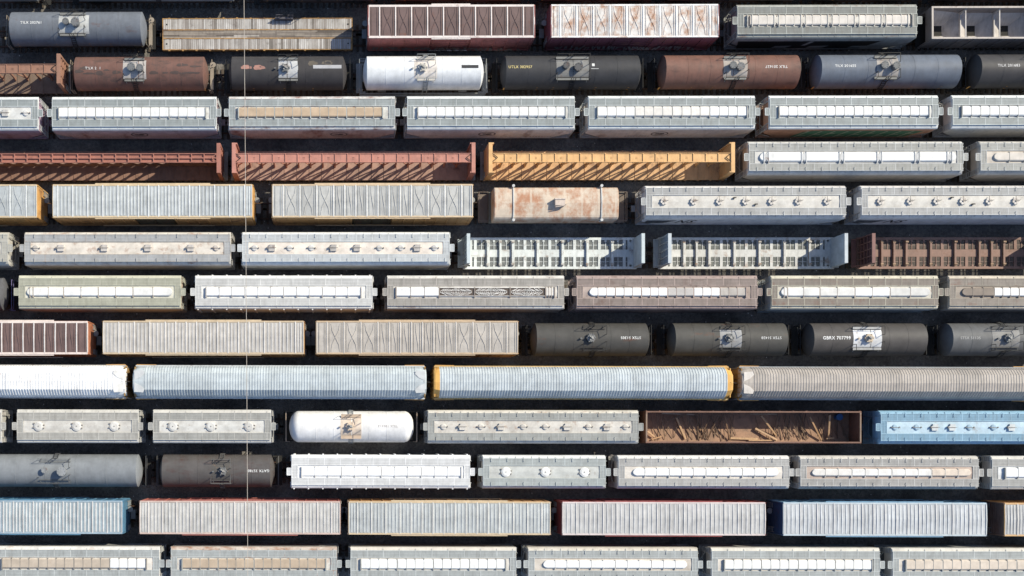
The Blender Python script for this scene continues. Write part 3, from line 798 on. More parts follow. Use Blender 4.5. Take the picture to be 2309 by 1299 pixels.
# ==================================================================== SETTING
# --- ground
def ground_mat():
    m = bpy.data.materials.new('ballast'); m.use_nodes = True; nt = m.node_tree; N = nt.nodes; L = nt.links; b = N['Principled BSDF']
    b.inputs['Roughness'].default_value = .95; b.inputs['Specular IOR Level'].default_value = .1
    g = N.new('ShaderNodeNewGeometry')
    n1 = N.new('ShaderNodeTexNoise'); n1.inputs['Scale'].default_value = .25; n1.inputs['Detail'].default_value = 8; n1.inputs['Roughness'].default_value = .65
    n2 = N.new('ShaderNodeTexVoronoi'); n2.inputs['Scale'].default_value = 9.0
    n3 = N.new('ShaderNodeTexNoise'); n3.inputs['Scale'].default_value = 3.5; n3.inputs['Detail'].default_value = 9; n3.inputs['Roughness'].default_value = .75
    n4 = N.new('ShaderNodeTexVoronoi'); n4.inputs['Scale'].default_value = 1.1
    for n in (n1, n2, n3, n4): L.new(g.outputs['Position'], n.inputs['Vector'])
    r1 = N.new('ShaderNodeValToRGB'); e = r1.color_ramp.elements; e[0].position = .3; e[0].color = (.085, .084, .082, 1); e[1].position = .7; e[1].color = (.27, .255, .235, 1)
    L.new(n1.outputs['Fac'], r1.inputs['Fac'])
    mx = N.new('ShaderNodeMix'); mx.data_type = 'RGBA'; mx.blend_type = 'MULTIPLY'; mx.inputs[0].default_value = .8
    r3 = N.new('ShaderNodeValToRGB'); e = r3.color_ramp.elements; e[0].position = .3; e[0].color = (.35, .33, .31, 1); e[1].position = .68; e[1].color = (1.3, 1.25, 1.2, 1)
    L.new(n3.outputs['Fac'], r3.inputs['Fac'])
    ca = [i for i in mx.inputs if i.type == 'RGBA']; L.new(r1.outputs[0], ca[0]); L.new(r3.outputs[0], ca[1]); o1 = [o for o in mx.outputs if o.type == 'RGBA'][0]
    mx2 = N.new('ShaderNodeMix'); mx2.data_type = 'RGBA'; ca = [i for i in mx2.inputs if i.type == 'RGBA']; L.new(o1, ca[0]); ca[1].default_value = (.62, .6, .58, 1)
    lt = N.new('ShaderNodeMath'); lt.operation = 'LESS_THAN'; lt.inputs[1].default_value = .055; L.new(n4.outputs['Distance'], lt.inputs[0]); L.new(lt.outputs[0], mx2.inputs[0])
    L.new([o for o in mx2.outputs if o.type == 'RGBA'][0], b.inputs['Base Color'])
    bp = N.new('ShaderNodeBump'); bp.inputs['Strength'].default_value = .7; bp.inputs['Distance'].default_value = .06; L.new(n2.outputs['Distance'], bp.inputs['Height']); L.new(bp.outputs[0], b.inputs['Normal'])
    return m
GM = ground_mat()
m = MB(); m.poly([(-900, -900, -.32), (900, -900, -.32), (900, 900, -.32), (-900, 900, -.32)]); structure('ground', m, GM)
SLEEPER = paint('6a5c4e', dirt=.5, k=.6, rough=.9); RAILM = paint('6b4c3a', dirt=.4, k=.7, rough=.5)
for t in TRACK:
    base = bpy.data.objects.new('railway_track', None); COL.objects.link(base); base['kind'] = 'structure'
    base.location = ((XL + XR)/2, track_y(t, (XL + XR)/2), 0); base.rotation_euler = (0, 0, track_rot(t))
    hl = (XR - XL)/2 + 40; m = MB()
    n = int(2*hl/.56)
    for i in range(n):
        x = -hl + i*.56 + rnd.uniform(-.02, .02); m.box(x, x + .23, -1.3 + rnd.uniform(-.04, .04), 1.3 + rnd.uniform(-.04, .04), -.4, -.17 + rnd.uniform(-.01, .01))
    P('sleepers', m, SLEEPER, base)
    for s in (-1, 1):
        m = MB(); y = s*.755
        m.px([(y - .07, -.17), (y + .07, -.17), (y + .02, -.13), (y + .02, -.05), (y + .037, -.04), (y + .037, 0), (y - .037, 0), (y - .037, -.04), (y - .02, -.05), (y - .02, -.13)], -hl, hl)
        P('rail', m, RAILM, base)
# ==================================================================== THE CARS, track by track from the top of the photo
# --- track 0, cut by the top edge
tank(0, -200, 92, 'grey tank car cut by the top edge of the photo, leftmost on the topmost track', '7d8288', domes=((-60, .3, .3),))
tank(0, 170, 535, 'long blue grey tank car cut by the top edge, above the plank deck flatcar', '8b929b', domes=((350, .3, .3),))
tank(0, 585, 852, 'dark tank car with orange side stripes cut by the top edge, beside the overhead wire', '4d4547', domes=((700, .3, .3),), stripes=(600, 680, 760, 840))
tank(0, 884, 1180, 'dark maroon tank car cut by the top edge, directly above the brown roofed boxcar', '5f3f3d', domes=((1030, .3, .3),), stripes=(915, 990, 1060, 1150))
tank(0, 1215, 1478, 'dark maroon tank car cut by the top edge, directly above the white rusty boxcar roof', '5a3b39', domes=((1340, .3, .3),), stripes=(1230, 1290, 1370))
tank(0, 1500, 1800, 'grey brown tank car cut by the top edge, left of the black striped ones', '5d5753', domes=((1650, .3, .3),))
tank(0, 1838, 2072, 'black tank car with yellow side stripes cut by the top edge, above the grey hopper', '3a3a3c', domes=((1950, .3, .3),), stripes=(1895, 1950, 2010))
tank(0, 2112, 2400, 'black tank car cut by the top edge at the top right corner of the photo', '343437', domes=((2260, .3, .3),))
# --- track 1
tank(1, 22, 331, 'blue grey tank car numbered 202761 with two domes on a pale patch', '767c86', cpx=166, domes=((150, .27, .4), (172, .36, .55)), patch='c9cac8', patch_px=(132, 200), plat_px=(134, 192), text='TILX 202761', tpx=(46, 93), ty=.12, stripes=(33, 120, 196, 244, 314), rust=.05, endplat=1)
def flatdeck(row, px0, px1, label):
    z = 1.15; r, L, xc = car('wooden_deck_flatcar', 'flatcar', row, px0, px1, z, label, over=.5); h = L/2; lx = lambda p: wx(p, z) - xc
    m = MB(); m.box(-h, h, -1.5, 1.5, .95, z - .09)
    for s in (-1, 1):
        m.box(-h, h, *sorted((s*1.5, s*1.56)), .7, z + .015)
        for k in range(14): x = -h + .6 + (L - 1.2)*k/13; m.box(x - .09, x + .09, *sorted((s*1.56, s*1.64)), .85, z)
        m.box(*sorted((s*h, s*(h + .07))), -1.56, 1.56, .7, z + .015)
    for yy in (-.42, .42): m.box(-h, h, yy - .04, yy + .04, z - .09, z + .02)
    P('side_sills', m, paint('cf9a4c', rust=.45, rh='6f4a34', dirt=.4, rs=1.8), r)
    m = MB(); m.box(-h, h, -.3, .3, .6, .95); P('center_sill', m, DARK, r)
    cols = [paint(c, dirt=.5, dh='5a5048', rs=1.2, rust=.1, rh='6e625a') for c in ('c9c4c0', 'bdb6b1', 'a89f99', 'd6d2cf', '8d857e')]
    for y0, y1 in ((.47, 1.49), (-1.49, -.47)):
        m = MB(); x = -h + .02
        while x < h - .1:
            w = rnd.uniform(.16, .22); m.mat(rnd.choice([0, 0, 1, 1, 2, 3, 4 if rnd.random() < .35 else 0])); zz = z - rnd.uniform(0, .03)
            m.box(x, min(h - .01, x + w - .025), y0 + rnd.uniform(0, .03), y1 - rnd.uniform(0, .03), z - .08, zz); x += w
        P('plank_deck', m, cols, r)
    m = MB(); c2 = [paint(c, dirt=.6, rust=.1, rh='5b4d42') for c in ('8d8177', 'a3978b', '73685f', 'c0b7ae')]
    for k in range(5):
        x = -h + .02; y = -.37 + k*.148
        while x < h - .2:
            w = rnd.uniform(1.5, 4.2); m.mat(rnd.choice([0, 1, 2, 0, 1, 3 if rnd.random() < .5 else 1])); m.box(x, min(h - .01, x + w), y, y + .135, z - .08, z - rnd.uniform(.005, .03)); x += w + .02
    P('center_boards', m, c2, r)
    m = MB(); a, b = lx(621), lx(661)
    m.box(a, b, 1.3, 1.5, z, z + .5)
    m.path([(a + .1, 1.58, .9), (a + .1, 1.58, 2.0), (a + .75, 1.58, 2.0), (a + .75, 1.58, .9)], .05); m.path([(b - .5, 1.58, .9), (b - .5, 1.58, 1.9), (b, 1.58, 1.9), (b, 1.58, .9)], .05)
    P('handbrake_stand', m, paint('5d5a62', dirt=.3), r)
    m = MB()
    for s in (-1, 1):
        for yy in (-.95, .95): m.box(s*(h - .35) - .07, s*(h - .35) + .07, yy - .07, yy + .07, z - .03, z + .006)
    P('stake_pockets', m, DARK, r)
    return r
flatdeck(1, 368, 793, 'empty flatcar with a weathered grey plank deck and yellow sills')
boxcar(1, 832, 1204, 'red boxcar with a brown roof crossed by white seams, below the top edge', kind='x', side='bb6a62', panel='79605c', seam='f2e6e0', rib='6f5854', eave='f3e4dc', hz=4.6, Wd=1.45, panels=[1.0] + [1.5]*9 + [1.0], rust=.1, dirt=.25, siderust=.3, tags=(-7.6, 6.8, 2.1, '9b8d86'), rails=True, rails_px=(973, 1061))
boxcar(1, 1244, 1619, 'maroon boxcar with a white roof badly blotched with rust', kind='x', side='98525c', panel='ece6e0', seam='fbfaf8', rib='c9c4c2', eave='fbf8f4', hz=4.6, Wd=1.5, panels=[.75] + [1.5]*9 + [.75], rust=.6, pan=(1.588, .42, .2), rh='b07a52', dirt=.3, siderust=.2, tags=(-7.2, 6.5, 2.4, 'b5a9a8'), rails=False)
hopper(1, 1662, 2068, 'weathered grey covered hopper with ringed hatch strip and dark painted side', trough=dict(px=(1690, 2052), segs=6, cols=['e3dad0'], double=True, dirt=.35, strap='d9d2c6', w=.46), side='8f9090', eave='a9aaa2', board='8b8e8b', roof='cfc4b6', frame='bfc3bb', rust=.15, dirt=.55, graffiti='dark')
def opentop(row, px0, px1, label):
    z = 3.9; r, L, xc = car('open_top_hopper', 'open hopper', row, px0, px1, z, label, over=.4); h = L/2
    wm = paint('938781', rust=.2, rh='7a5f50', dirt=.4, rs=.8); im = paint('cfc7c1', rust=.1, rh='a08c7e', dirt=.45, rs=.9)
    m = MB()
    for s in (-1, 1):
        m.box(-h, h, *sorted((s*1.42, s*1.5)), 1.0, z - .1)
        for k in range(13): x = -h + .1 + (L - .2)*k/12; m.box(x - .06, x + .06, *sorted((s*1.5, s*1.6)), 1.0, z - .1)
        m.box(*sorted((s*(h - .1), s*h)), -1.42, 1.42, 2.6, z - .1)
    P('body', m, wm, r)
    m = MB()
    for s in (-1, 1):
        m.box(-h - .03, h + .03, *sorted((s*1.4, s*1.56)), z - .1, z); m.box(*sorted((s*(h - .14), s*(h + .03))), -1.4, 1.4, z - .1, z - .004)
    P('top_rim', m, paint('c8bbb0', rust=.2, dirt=.3), r)
    # bays: ridges and pockets
    m = MB(); nb = 5; bl = (L - .2)/nb; x0 = -h + .1
    for i in range(nb):
        a, b = x0 + i*bl, x0 + (i + 1)*bl; c = (a + b)/2; za = 3.3 if i == 0 else 2.5; zb = 3.3 if i == nb - 1 else 2.5; p = .4
        top = [(a, -1.42, za), (b, -1.42, zb), (b, 1.42, zb), (a, 1.42, za)]; bot = [(c - p, -.5, 1.5), (c + p, -.5, 1.5), (c + p, .5, 1.5), (c - p, .5, 1.5)]
        for q in range(4): m.poly([top[q], top[(q+1) % 4], bot[(q+1) % 4], bot[q]])
        m.mat(1); m.poly(bot); m.mat(0)
    P('slope_sheets', m, [im, DARK], r)
    for i in range(1, nb):
        x = x0 + i*bl; m = MB(); m.py([(x - .05, 2.45), (x + .05, 2.45), (x + .05, 2.7), (x - .05, 2.7)], -1.41, 1.41); m.bar((x, -1.4, z - .3), (x, 1.4, z - .3), .1)
        for s in (-1, 1): m.loft([[(x - .04, s*1.41, 2.5), (x + .04, s*1.41, 2.5), (x + .04, s*1.41, z - .15), (x - .04, s*1.41, z - .15)], [(x - .04, s*1.1, 2.5), (x + .04, s*1.1, 2.5), (x + .04, s*1.3, z - .3), (x - .04, s*1.3, z - .3)]])
        P('cross_ridge', m, im, r)
    m = MB(); m.box(-h - .3, h + .3, -.3, .3, .8, 1.0)
    for s in (-1, 1): m.box(*sorted((s*(h - .8), s*(h + .2))), -1.4, 1.4, .95, 1.04)
    P('underframe', m, DARK, r)
    return r
opentop(1, 2102, 2490, 'empty open top hopper with grey sloped bays inside, top right')
# --- track 2
centerbeam(2, -420, 136, 'brown centerbeam flatcar with a framed bulkhead, cut by the left edge above a white hopper', 'a8785f', '86705f', style='lattice')
tank(2, 166, 470, 'rusty brown tank car with a worn off number and pale dome patch, left', '815b4f', cpx=302, domes=((297, .34, .4), (317, .3, .5)), patch='c5bdb8', patch_px=(277, 329), plat_px=(280, 325), text='TILX 2  1', textcol='e4dedb', tpx=(192, 226), ty=.1, stripes=(176, 258, 337, 394, 458), blots=[(p, y, .3 + .15*(p % 3), .09 + .04*(p % 4), '5c4b45') for p, y in ((178, -.2), (200, -.4), (223, -.38), (262, -.3), (346, -.35), (372, -.36), (394, -.34), (412, -.4), (428, -.36), (444, -.38), (440, .25), (190, .1), (410, .4), (240, -.1))], rust=.3, rh='4f4541', dirt=.6, endplat=1)
tank(2, 516, 782, 'black tank car with two pinkish rust blotches and a blank white strip', '4a4748', fit='hex', cpx=643, patch='cfd0d2', patch_px=(628, 672), plat_px=(628, 672), plates=((706, 770, -.0, .34, 'b9b8bc'),), blots=((555, .15, .55, .22, 'b98272'), (584, .12, .6, .25, 'b98272'), (705, .55, .5, .3, '6b6154'), (738, .6, .55, .28, '6b6154')), stripes=(570, 640, 705))
tank(2, 818, 1090, 'white tank car with a black blank strip and railings along its base', 'eff1f3', fit='hex', cpx=953, patch='f2e8de', patch_px=(934, 986), plat_px=(940, 981), plates=((1041, 1079, .0, .3, '3a3a3e'),), rail=RAILGREY, sideladder=True, walk=True, dirt=.12, domecol='d8d2c8', gratecol='d8d0c6')
tank(2, 1128, 1443, 'black tank car numbered 302957 in yellow with a long grey platform', '454548', cpx=1290, domes=((1275, .28, .5), (1303, .36, .35)), patch='8b8a88', patch_px=(1255, 1328), plat_px=(1255, 1328), text='UTLX 302957', textcol='ecd37a', tpx=(1147, 1200), ty=.1, stripes=(1141, 1216, 1253, 1314, 1350, 1424), plates=((1335, 1341, .15, .42, 'e8e8e6'), (1333, 1350, -.12, -.06, 'c8c8c8')), domecol='5a5a5c')
tank(2, 1484, 1800, 'rusty brown tank car numbered 201627 upside down at its right end', '8a6051', cpx=1655, domes=((1650, .3, .45), (1668, .34, .35)), patch='bdb2a8', patch_px=(1632, 1686), plat_px=(1634, 1684), text='TILX 201627', flip=True, textcol='e8e2df', tpx=(1726, 1776), ty=.05, stripes=(1495, 1568, 1616, 1697, 1783), rust=.22, rh='5e443e', dirt=.5)
tank(2, 1830, 2159, 'slate blue tank car numbered 201655 with twin domes on a pale platform', '707988', cpx=2002, domes=((1992, .32, .35), (2016, .32, .55)), patch='b4aca6', patch_px=(1978, 2027), plat_px=(1974, 2024), text='TILX 201655', tpx=(1883, 1930), ty=.12, stripes=(1847, 1916, 1960, 2014, 2070, 2138))
tank(2, 2186, 2500, 'black tank car numbered 201683, cut by the right edge', '4b494b', cpx=2345, domes=((2340, .3, .4), (2362, .32, .5)), patch='a8a4a0', patch_px=(2320, 2372), text='TILX 201683', textcol='d8d6d6', tpx=(2250, 2300), ty=.12, stripes=(2202, 2287, 2380))
# --- track 3
GR = dict(eave='eceeec', board='a3abab', frame='d3d9d8', roof='e6e6e2', dirt=.25)
hopper(3, -290, 86, 'pale covered hopper with round and square hatches, at the left edge below the brown centerbeam', hatches=[('round', 58, 'e6e3df'), ('square', 12, 'cfcbc6'), ('round', -40, 'e6e3df')], side='b79bb0', **GR)
TR4 = dict(segs=4, cols=['f7f7f5'], sub=4, h=.22)
hopper(3, 117, 488, 'white topped covered hopper with mauve side, leftmost whole hopper under the brown tank car', trough=dict(px=(133, 464), **TR4), side='d0b8bc', emblem=(307, -4.0), siderust=.2, **GR)
hopper(3, 516, 891, 'rusty covered hopper with tan hatch strip, between two white topped hoppers', trough=dict(px=(538, 863), **{**TR4, 'cols': ['cdb08e']}, strap='b9bcb8', dirt=.3), side='c4b0aa', emblem=(764, -8.5), rust=.42, siderust=.4, rh='8a4f3c', eave='e3e2de', board='a8b0b0', frame='cfd5d5', roof='dcdcd6', dirt=.4)
hopper(3, 918, 1296, 'white hatched covered hopper with an oval side emblem under the white tank car', trough=dict(px=(942, 1275), **TR4), side='d2ccc9', emblem=(1104, 4.0), siderust=.15, **GR)
hopper(3, 1327, 1703, 'white and cream hatched covered hopper under the black tank car with yellow number', trough=dict(px=(1347, 1684), **{**TR4, 'cols': ['faf9f7', 'eae4dc', 'f2ece4', 'fbfbfa']}), side='cdc6c0', emblem=(1500, -3.2), siderust=.12, **GR)
hopper(3, 1735, 2116, 'white topped covered hopper with large green graffiti along its side', trough=dict(px=(1756, 2094), **TR4), side='c4947a', graffiti='green', siderust=.3, **GR)
hopper(3, 2147, 2530, 'white topped covered hopper cut by the right edge under the black tank car', trough=dict(px=(2168, 2506), **TR4), side='cfd0cc', siderust=.05, **GR)
# --- track 4
centerbeam(4, -575, 497, 'dull red centerbeam flatcar with a pierced center web, cut by the left edge', 'b8735f', '9c7460', style='web', rust=.12)
centerbeam(4, 523, 1072, 'salmon red centerbeam flatcar with open braces, beside the yellow one', 'cf8772', 'b88f7c', style='open', rust=.06)
centerbeam(4, 1102, 1657, 'yellow centerbeam flatcar with solid bulkheads', 'f4ba6c', 'e3ae70', style='solid', rust=.03)
CRE = dict(eave='d9d5cd', board='b1b1ac', roof='dcdad6', frame='cfd0cd', dirt=.3)
hopper(4, 1688, 2172, 'long pale grey rounded hopper with six part white hatch, right of the yellow flatcar', trough=dict(px=(1712, 2156), segs=7, bounds=(1712, 1727, 1812, 1897, 1982, 2067, 2140, 2156), cols=['f4f4f3'], round=(True, True), double=True, strap='d5d5d5', sub=1, w=.44), side='b9aea0', shape='round', siderust=.1, **CRE)
hopper(4, 2210, 2690, 'long beige rounded hopper with beige hatch, cut by the right edge', trough=dict(px=(2240, 2660), segs=4, cols=['ddd3c7'], round=(True, True), sub=3, w=.4), side='b5aa9d', shape='round', siderust=.1, **{**CRE, 'eave': 'd0cac0', 'roof': 'd6cabc'})
# --- track 5
XS = ['x']*4 + ['z']*8 + ['x']*5
XP = [.95] + [1.55]*3 + [1.02]*7 + [1.55]*3 + [.98]
XK = ['x'] + ['x']*3 + ['z']*7 + ['x']*3 + ['x']
boxcar(5, -350, 82, 'yellow boxcar with crossed roof creases, cut by the left edge', kind=XK, side='d9a452', panel='b9bfc1', seam='e9ebea', rib='c9cdcd', eave='dfc49a', panels=XP, doorcol='6b6048', end='e0a649')
boxcar(5, 120, 568, 'yellow boxcar with a pale ribbed metal roof, above the long cream hopper', kind='rib', side='d0a060', panel='bbc0c1', seam='e6e8e8', rib='d3d8d9', eave='e3c698', panels=[.45] + [1.55]*4 + [1.05]*8 + [1.55]*3 + [.75], doorcol='6b6048', end='e0a649')
boxcar(5, 615, 1065, 'yellow boxcar with a grey roof of crossed creases, left of the rusty coil car', kind=XK, side='d0a060', panel='c5c4c0', seam='eceae6', rib='aeb2b4', eave='e0c298', panels=XP, doorcol='6b6048')
def coilcar(row, px0, px1, label):
    z = 4.0; r, L, xc = car('covered_coil_car', 'coil car', row, px0, px1, z, label, over=1.3); h = L/2; lx = lambda p: wx(p, z) - xc
    prof = [(-1.56, 1.75), (1.56, 1.75), (1.56, 3.2)] + [(1.56 - .42*(1 - math.cos(a)), 3.45 + .42*math.sin(a)) for a in (0, .5, 1.0, 1.57)] + [(.6, 3.95), (0, z)]
    prof += [(-y, q) for y, q in reversed(prof[2:-1])]
    hm = paint('e0ccb4', rust=.52, rh='b8794e', dirt=.45, rs=.8, st=(1.1, .9, 1), dh='a98564', pan=(1.63, .5, .4))
    m = MB(); rings = []
    for x in [-h, -h + .08] + [-h + .08 + (L - .16)*i/24 for i in range(1, 24)] + [h - .08, h]:
        e = abs(x) > h - .05; k = .93 if e else 1.0
        rings.append([(x, y*k, 1.75 + (q - 1.75)*(.95 if e else 1)) for y, q in prof])
    m.loft(rings); P('hood', m, hm, r, smooth=False)
    for p in (1158, 1357):
        x = lx(p); m = MB(); pr = [(y*1.02, 1.75 + (q - 1.75)*1.02) for y, q in prof[2:]]
        m.path([(x, y, q) for y, q in pr], .1); 
        for s in (-1, 1):
            m.cyl((x, s*1.62, 3.2), .1, .7, 10); m.cyl((x, s*1.64, 3.9), .14, .16, 12)
        P('lifting_strap', m, paint('d6d5d2', dirt=.3), r)
    m = MB(); a, b = lx(1250), lx(1272); m.box(a, b, -.35, .3, z - .02, z + .55); m.box(a - .06, b + .02, .2, .34, z, z + .62); m.bar((a, -.5, z + .5), (b, -.35, z + .5), .06); m.bar((b, -.2, z), (b + .1, -.3, z + .55), .08)
    P('lifting_bracket', m, paint('d7c3b3', rust=.2, dirt=.3), r)
    m = MB(); m.box(-h - .2, h + .2, -1.5, 1.5, 1.15, 1.7); P('trough_body', m, paint('7d8279', dirt=.5), r)
    for s in (-1, 1):
        m = MB(); x = s*(h + 1.2); m.box(*sorted((s*(h + .2), x)), -1.4, 1.4, 1.05, 1.12)
        m.path([(x, -1.4, 1.1), (x, -1.4, 2.2), (x, 1.4, 2.2), (x, 1.4, 1.1)], .06); m.bar((x, -1.4, 1.65), (x, 1.4, 1.65), .05)
        m.bar((s*(h + .3), -1.4, 2.2), (x, -1.4, 2.2), .05); m.bar((s*(h + .3), 1.4, 2.2), (x, 1.4, 2.2), .05)
        P('end_platform', m, paint('857567', dirt=.5, rust=.2), r)
    m = MB(); m.box(-h - 1.2, h + 1.2, -.35, .35, .75, 1.1); P('underframe', m, DARK, r)
    return r
coilcar(5, 1114, 1396, 'coil car under a rusty cream hood with two lifting straps')
NSK = dict(side='c3c8d1', eave='e3dcd6', board='b7b7b6', roof='ddd8cf', frame='d6d6d5', dirt=.25, siderust=.02, shape='round', endcol='b5aaa0')
def stripes_logo(px):
    def f(r, L, lx, yw):
        x = lx(px); y = -yw - .016; m = MB()
        for k in range(5): z = 2.0 + k*.28; m.poly([(x, y, z), (x + 1.9 + k*.22, y, z), (x + 2.03 + k*.22, y, z + .17), (x, y, z + .17)])
        P('stripe_emblem', m, paint('3a3c46', dirt=.2), r)
        lettering(r, 'NS', x + 3.9, 2.75, 1.9, paint('1c1d24', dirt=.1), side=y, height=1.35, shear=.35)
    return f
hopper(5, 1456, 1908, 'light grey hopper with small rosette hatches and striped side emblem, beside the coil car', hatches=[('rosette', p, 'e2d9cf') for p in (1497, 1564, 1622, 1681, 1740, 1800, 1865)], vents=((1655, .33), (1703, -.3)), cut=stripes_logo(1467), **NSK)
hopper(5, 1942, 2395, 'light grey hopper with rosette hatches and striped emblem, cut by the right edge', hatches=[('rosette', p, 'e2d9cf') for p in (1985, 2052, 2112, 2171, 2230, 2290, 2352)], vents=((2145, .33), (2193, -.3)), cut=stripes_logo(1947), **NSK)
hopper(5, 2432, 2884, 'light grey hopper with rosette hatches, added unseen past the right edge to block stray sunlight', hatches=[('rosette', p, 'e2d9cf') for p in (2475, 2542, 2602, 2661, 2720, 2780, 2842)], **NSK)  # added car, out of view; keeps stray sun out of the gap below
# --- track 6
hopper(6, -340, 18, 'pale beige rounded hopper end, cut by the left edge above the purple tagged tank car', hatches=[('round', -40, 'e0d6ca'), ('round', -160, 'e0d6ca')], side='c5bfb4', shape='round', siderust=.05, eave='d8d3c6', board='c4c0b4', roof='ddd6c8', frame='c4c2b8', dirt=.2)
hopper(6, 55, 520, 'long cream hopper with six small hatches and rust along its top edge, left', hatches=[('round', 80, 'cfc6bc'), ('square', 137, 'd1c8c0'), ('square', 235, 'd1c8c0'), ('square', 333, 'd1c8c0'), ('square', 430, 'd1c8c0'), ('round', 487, 'd4c8bc')], side='bcb7ac', eave='e6dfd4', roof='eee2d2', board='b9babb', frame='bdbab4', shape='round', rust=.28, rh='a8785a', dirt=.3, siderust=.05, step=1.95)
hopper(6, 546, 1014, 'long white hopper with ten mixed round and square hatches, under the creased boxcar', hatches=[(k, p, 'dedad6' if k == 'round' else 'c2bbb5') for k, p in (('round', 574), ('square', 613), ('round', 653), ('round', 702), ('square', 752), ('square', 805), ('round', 856), ('round', 904), ('square', 941), ('round', 980))], side='c5c9c8', eave='f2f3f1', roof='f5e7d8', board='d0d4d6', frame='e2e6e6', shape='round', dirt=.2, siderust=.03)
bulkhead_flat(6, 1052, 1455, 'pale mint bulkhead flatcar with open deck bays, left of its grey twin', 'e4ecec', '8a6a52', 'b4baba', 'd5d4cf', 'cfdbde')
bulkhead_flat(6, 1506, 1913, 'weathered pale grey bulkhead flatcar with rust spots along its center sill', 'dcdcd8', '96693f', 'aeb2ac', 'cfc9c0', 'c9d1d6')
bulkhead_flat(6, 1966, 2390, 'rusty brown bulkhead flatcar cut by the right edge', '9b7666', '7d5236', '8a7a6e', 'b08e6e', '8f625a')
# --- track 7
tank(7, -270, 18, 'dark tank car with purple scribble on its end, cut by the left edge', '6a6b70', domes=((-120, .3, .3),), rail=paint('7d74a8', dirt=.3))
hopper(7, 42, 408, 'sage cream hopper with long rounded white hatch, whole and leftmost on its track', trough=dict(px=(60, 390), segs=5, bounds=(60, 75, 144, 222, 300, 390), cols=['efede6', 'f3f2ee', 'fafaf8', 'fbfbfa', 'f3f1ec'], round=(True, True), sub=2, w=.4, strap='b8aa98'), side='b9a692', eave='d9d5bb', board='bbbaa4', roof='e4e1cf', frame='c3c2ad', dirt=.25, siderust=.1)
hopper(7, 440, 840, 'white hopper with outside ribs and square ended hatch strip, under the cream hoppers', trough=dict(px=(465, 814), segs=4, cols=['fbfbfb'], sub=3, w=.4, strap='b9b4b0'), side='d6d1cb', eave='f3f1ec', board='d8d7d4', roof='f5f3ee', frame='ecebe7', ribs=True, dirt=.15, siderust=.03)
hopper(7, 873, 1272, 'stained grey hopper with one white cover and four bare rusty chevron covers', trough=dict(px=(893, 1250), segs=5, bounds=(893, 990, 1070, 1150, 1230, 1250), cols=['f8f7f6', 'chev', 'chev', 'chev', 'e5ded4'], sub=3, w=.42, strap='9b8d82'), side='a89a8c', eave='e3ded6', board='b0aaa2', roof='e5e0d8', frame='cfc6bc', dirt=.5, siderust=.2, rust=.12)
hopper(7, 1300, 1708, 'mauve brown hopper with six part hatch, two covers bare and the rest white', trough=dict(px=(1328, 1682), segs=6, cols=['fbfafa', 'fafafa', 'fbfbfb', 'c9c2bd', 'f8f8f7', 'bfb6ae'], round=(True, False), sub=3, w=.4, strap='b59c90'), side='8a7a78', eave='b59c94', board='9c8a82', roof='b8a49a', frame='c2aaa0', rust=.25, rh='6f544a', dirt=.6, siderust=.2, boardrust=.2)
hopper(7, 1739, 2116, 'cream edged hopper with dark brown walkways and rounded white hatch', trough=dict(px=(1760, 2098), segs=5, bounds=(1760, 1775, 1848, 1927, 2006, 2098), cols=['f0eee9', 'e9e7e3', 'ece9e4', 'fafaf9', 'dcdad5'], round=(True, True), sub=2, w=.42, strap='b3a598'), side='a3adb2', eave='dcd3bb', board='93877c', roof='dcd6c6', frame='c4bda8', rust=.12, dirt=.5, siderust=.05, boardrust=.2)
hopper(7, 2140, 2540, 'brown stained hopper with a bare wavy end cover, cut by the right edge', trough=dict(px=(2168, 2510), segs=6, bounds=(2168, 2241, 2297, 2354, 2410, 2466, 2510), cols=['8f8073', 'f6f5f3', 'fafafa', 'f4f4f2', 'f6f6f6', 'f4f4f4'], round=(True, False), sub=3, w=.4, strap='93867b'), side='8d8985', eave='d3c5b0', board='9d9186', roof='a89a8c', frame='b2a898', rust=.15, dirt=.6, siderust=.1, boardrust=.2)
# --- track 8
boxcar(8, -165, 197, 'orange ended boxcar with a brown roof and white seams, cut by the left edge', kind='z', side='b4663e', panel='7c625e', seam='e8e0dc', rib='735a56', eave='f0dcd0', end='c87848', hz=4.75, Wd=1.46, panels=[1.0]*15, rust=.05)
boxcar(8, 233, 684, 'yellow trimmed boxcar with a warm grey ribbed roof, between the brown and the creased roof', kind='rib', side='c8975a', panel='c6bfb7', seam='e6e0da', rib='d5d0cb', eave='d6bd98', panels=[1.55]*4 + [1.05]*8 + [1.55]*3 + [.8], doorcol='9a7448')
boxcar(8, 714, 1167, 'yellow trimmed boxcar with a taupe creased roof, left of the dark tank cars', kind=XK, side='c39255', panel='c4bbb1', seam='d9d0c6', rib='b5ada4', eave='d2b48e', panels=XP, doorcol='9a7448')
tank(8, 1196, 1462, 'dark tank car numbered 51305 upside down with an unpainted platform', '565451', fit='single', cpx=1332, patch_px=(1313, 1365), thin=True, text='STSX 51305', flip=True, tpx=(1400, 1445), ty=.05, rust=.06, rail=STEELBLK)
tank(8, 1505, 1772, 'dark tank car numbered 51438 upside down with a light grey dome patch', '595753', fit='single', cpx=1643, patch='a9aaac', patch_px=(1624, 1673), plat_px=(1624, 1675), thin=True, text='STSX 51438', flip=True, textcol='dddddd', tpx=(1717, 1762), ty=.05, rust=.05, dirt=.35)
tank(8, 1813, 2083, 'brownish dark tank car numbered 707799 with a bright white dome patch', '5c5856', fit='single', cpx=1958, patch='eef0f4', patch_px=(1925, 1989), plat_px=(1925, 1989), text='GBRX 707799', textcol='fbfaf9', tpx=(1856, 1918), ty=.05, tw=.32, domecol='d9c3a6', gratecol='c0c0c0', stripes=())
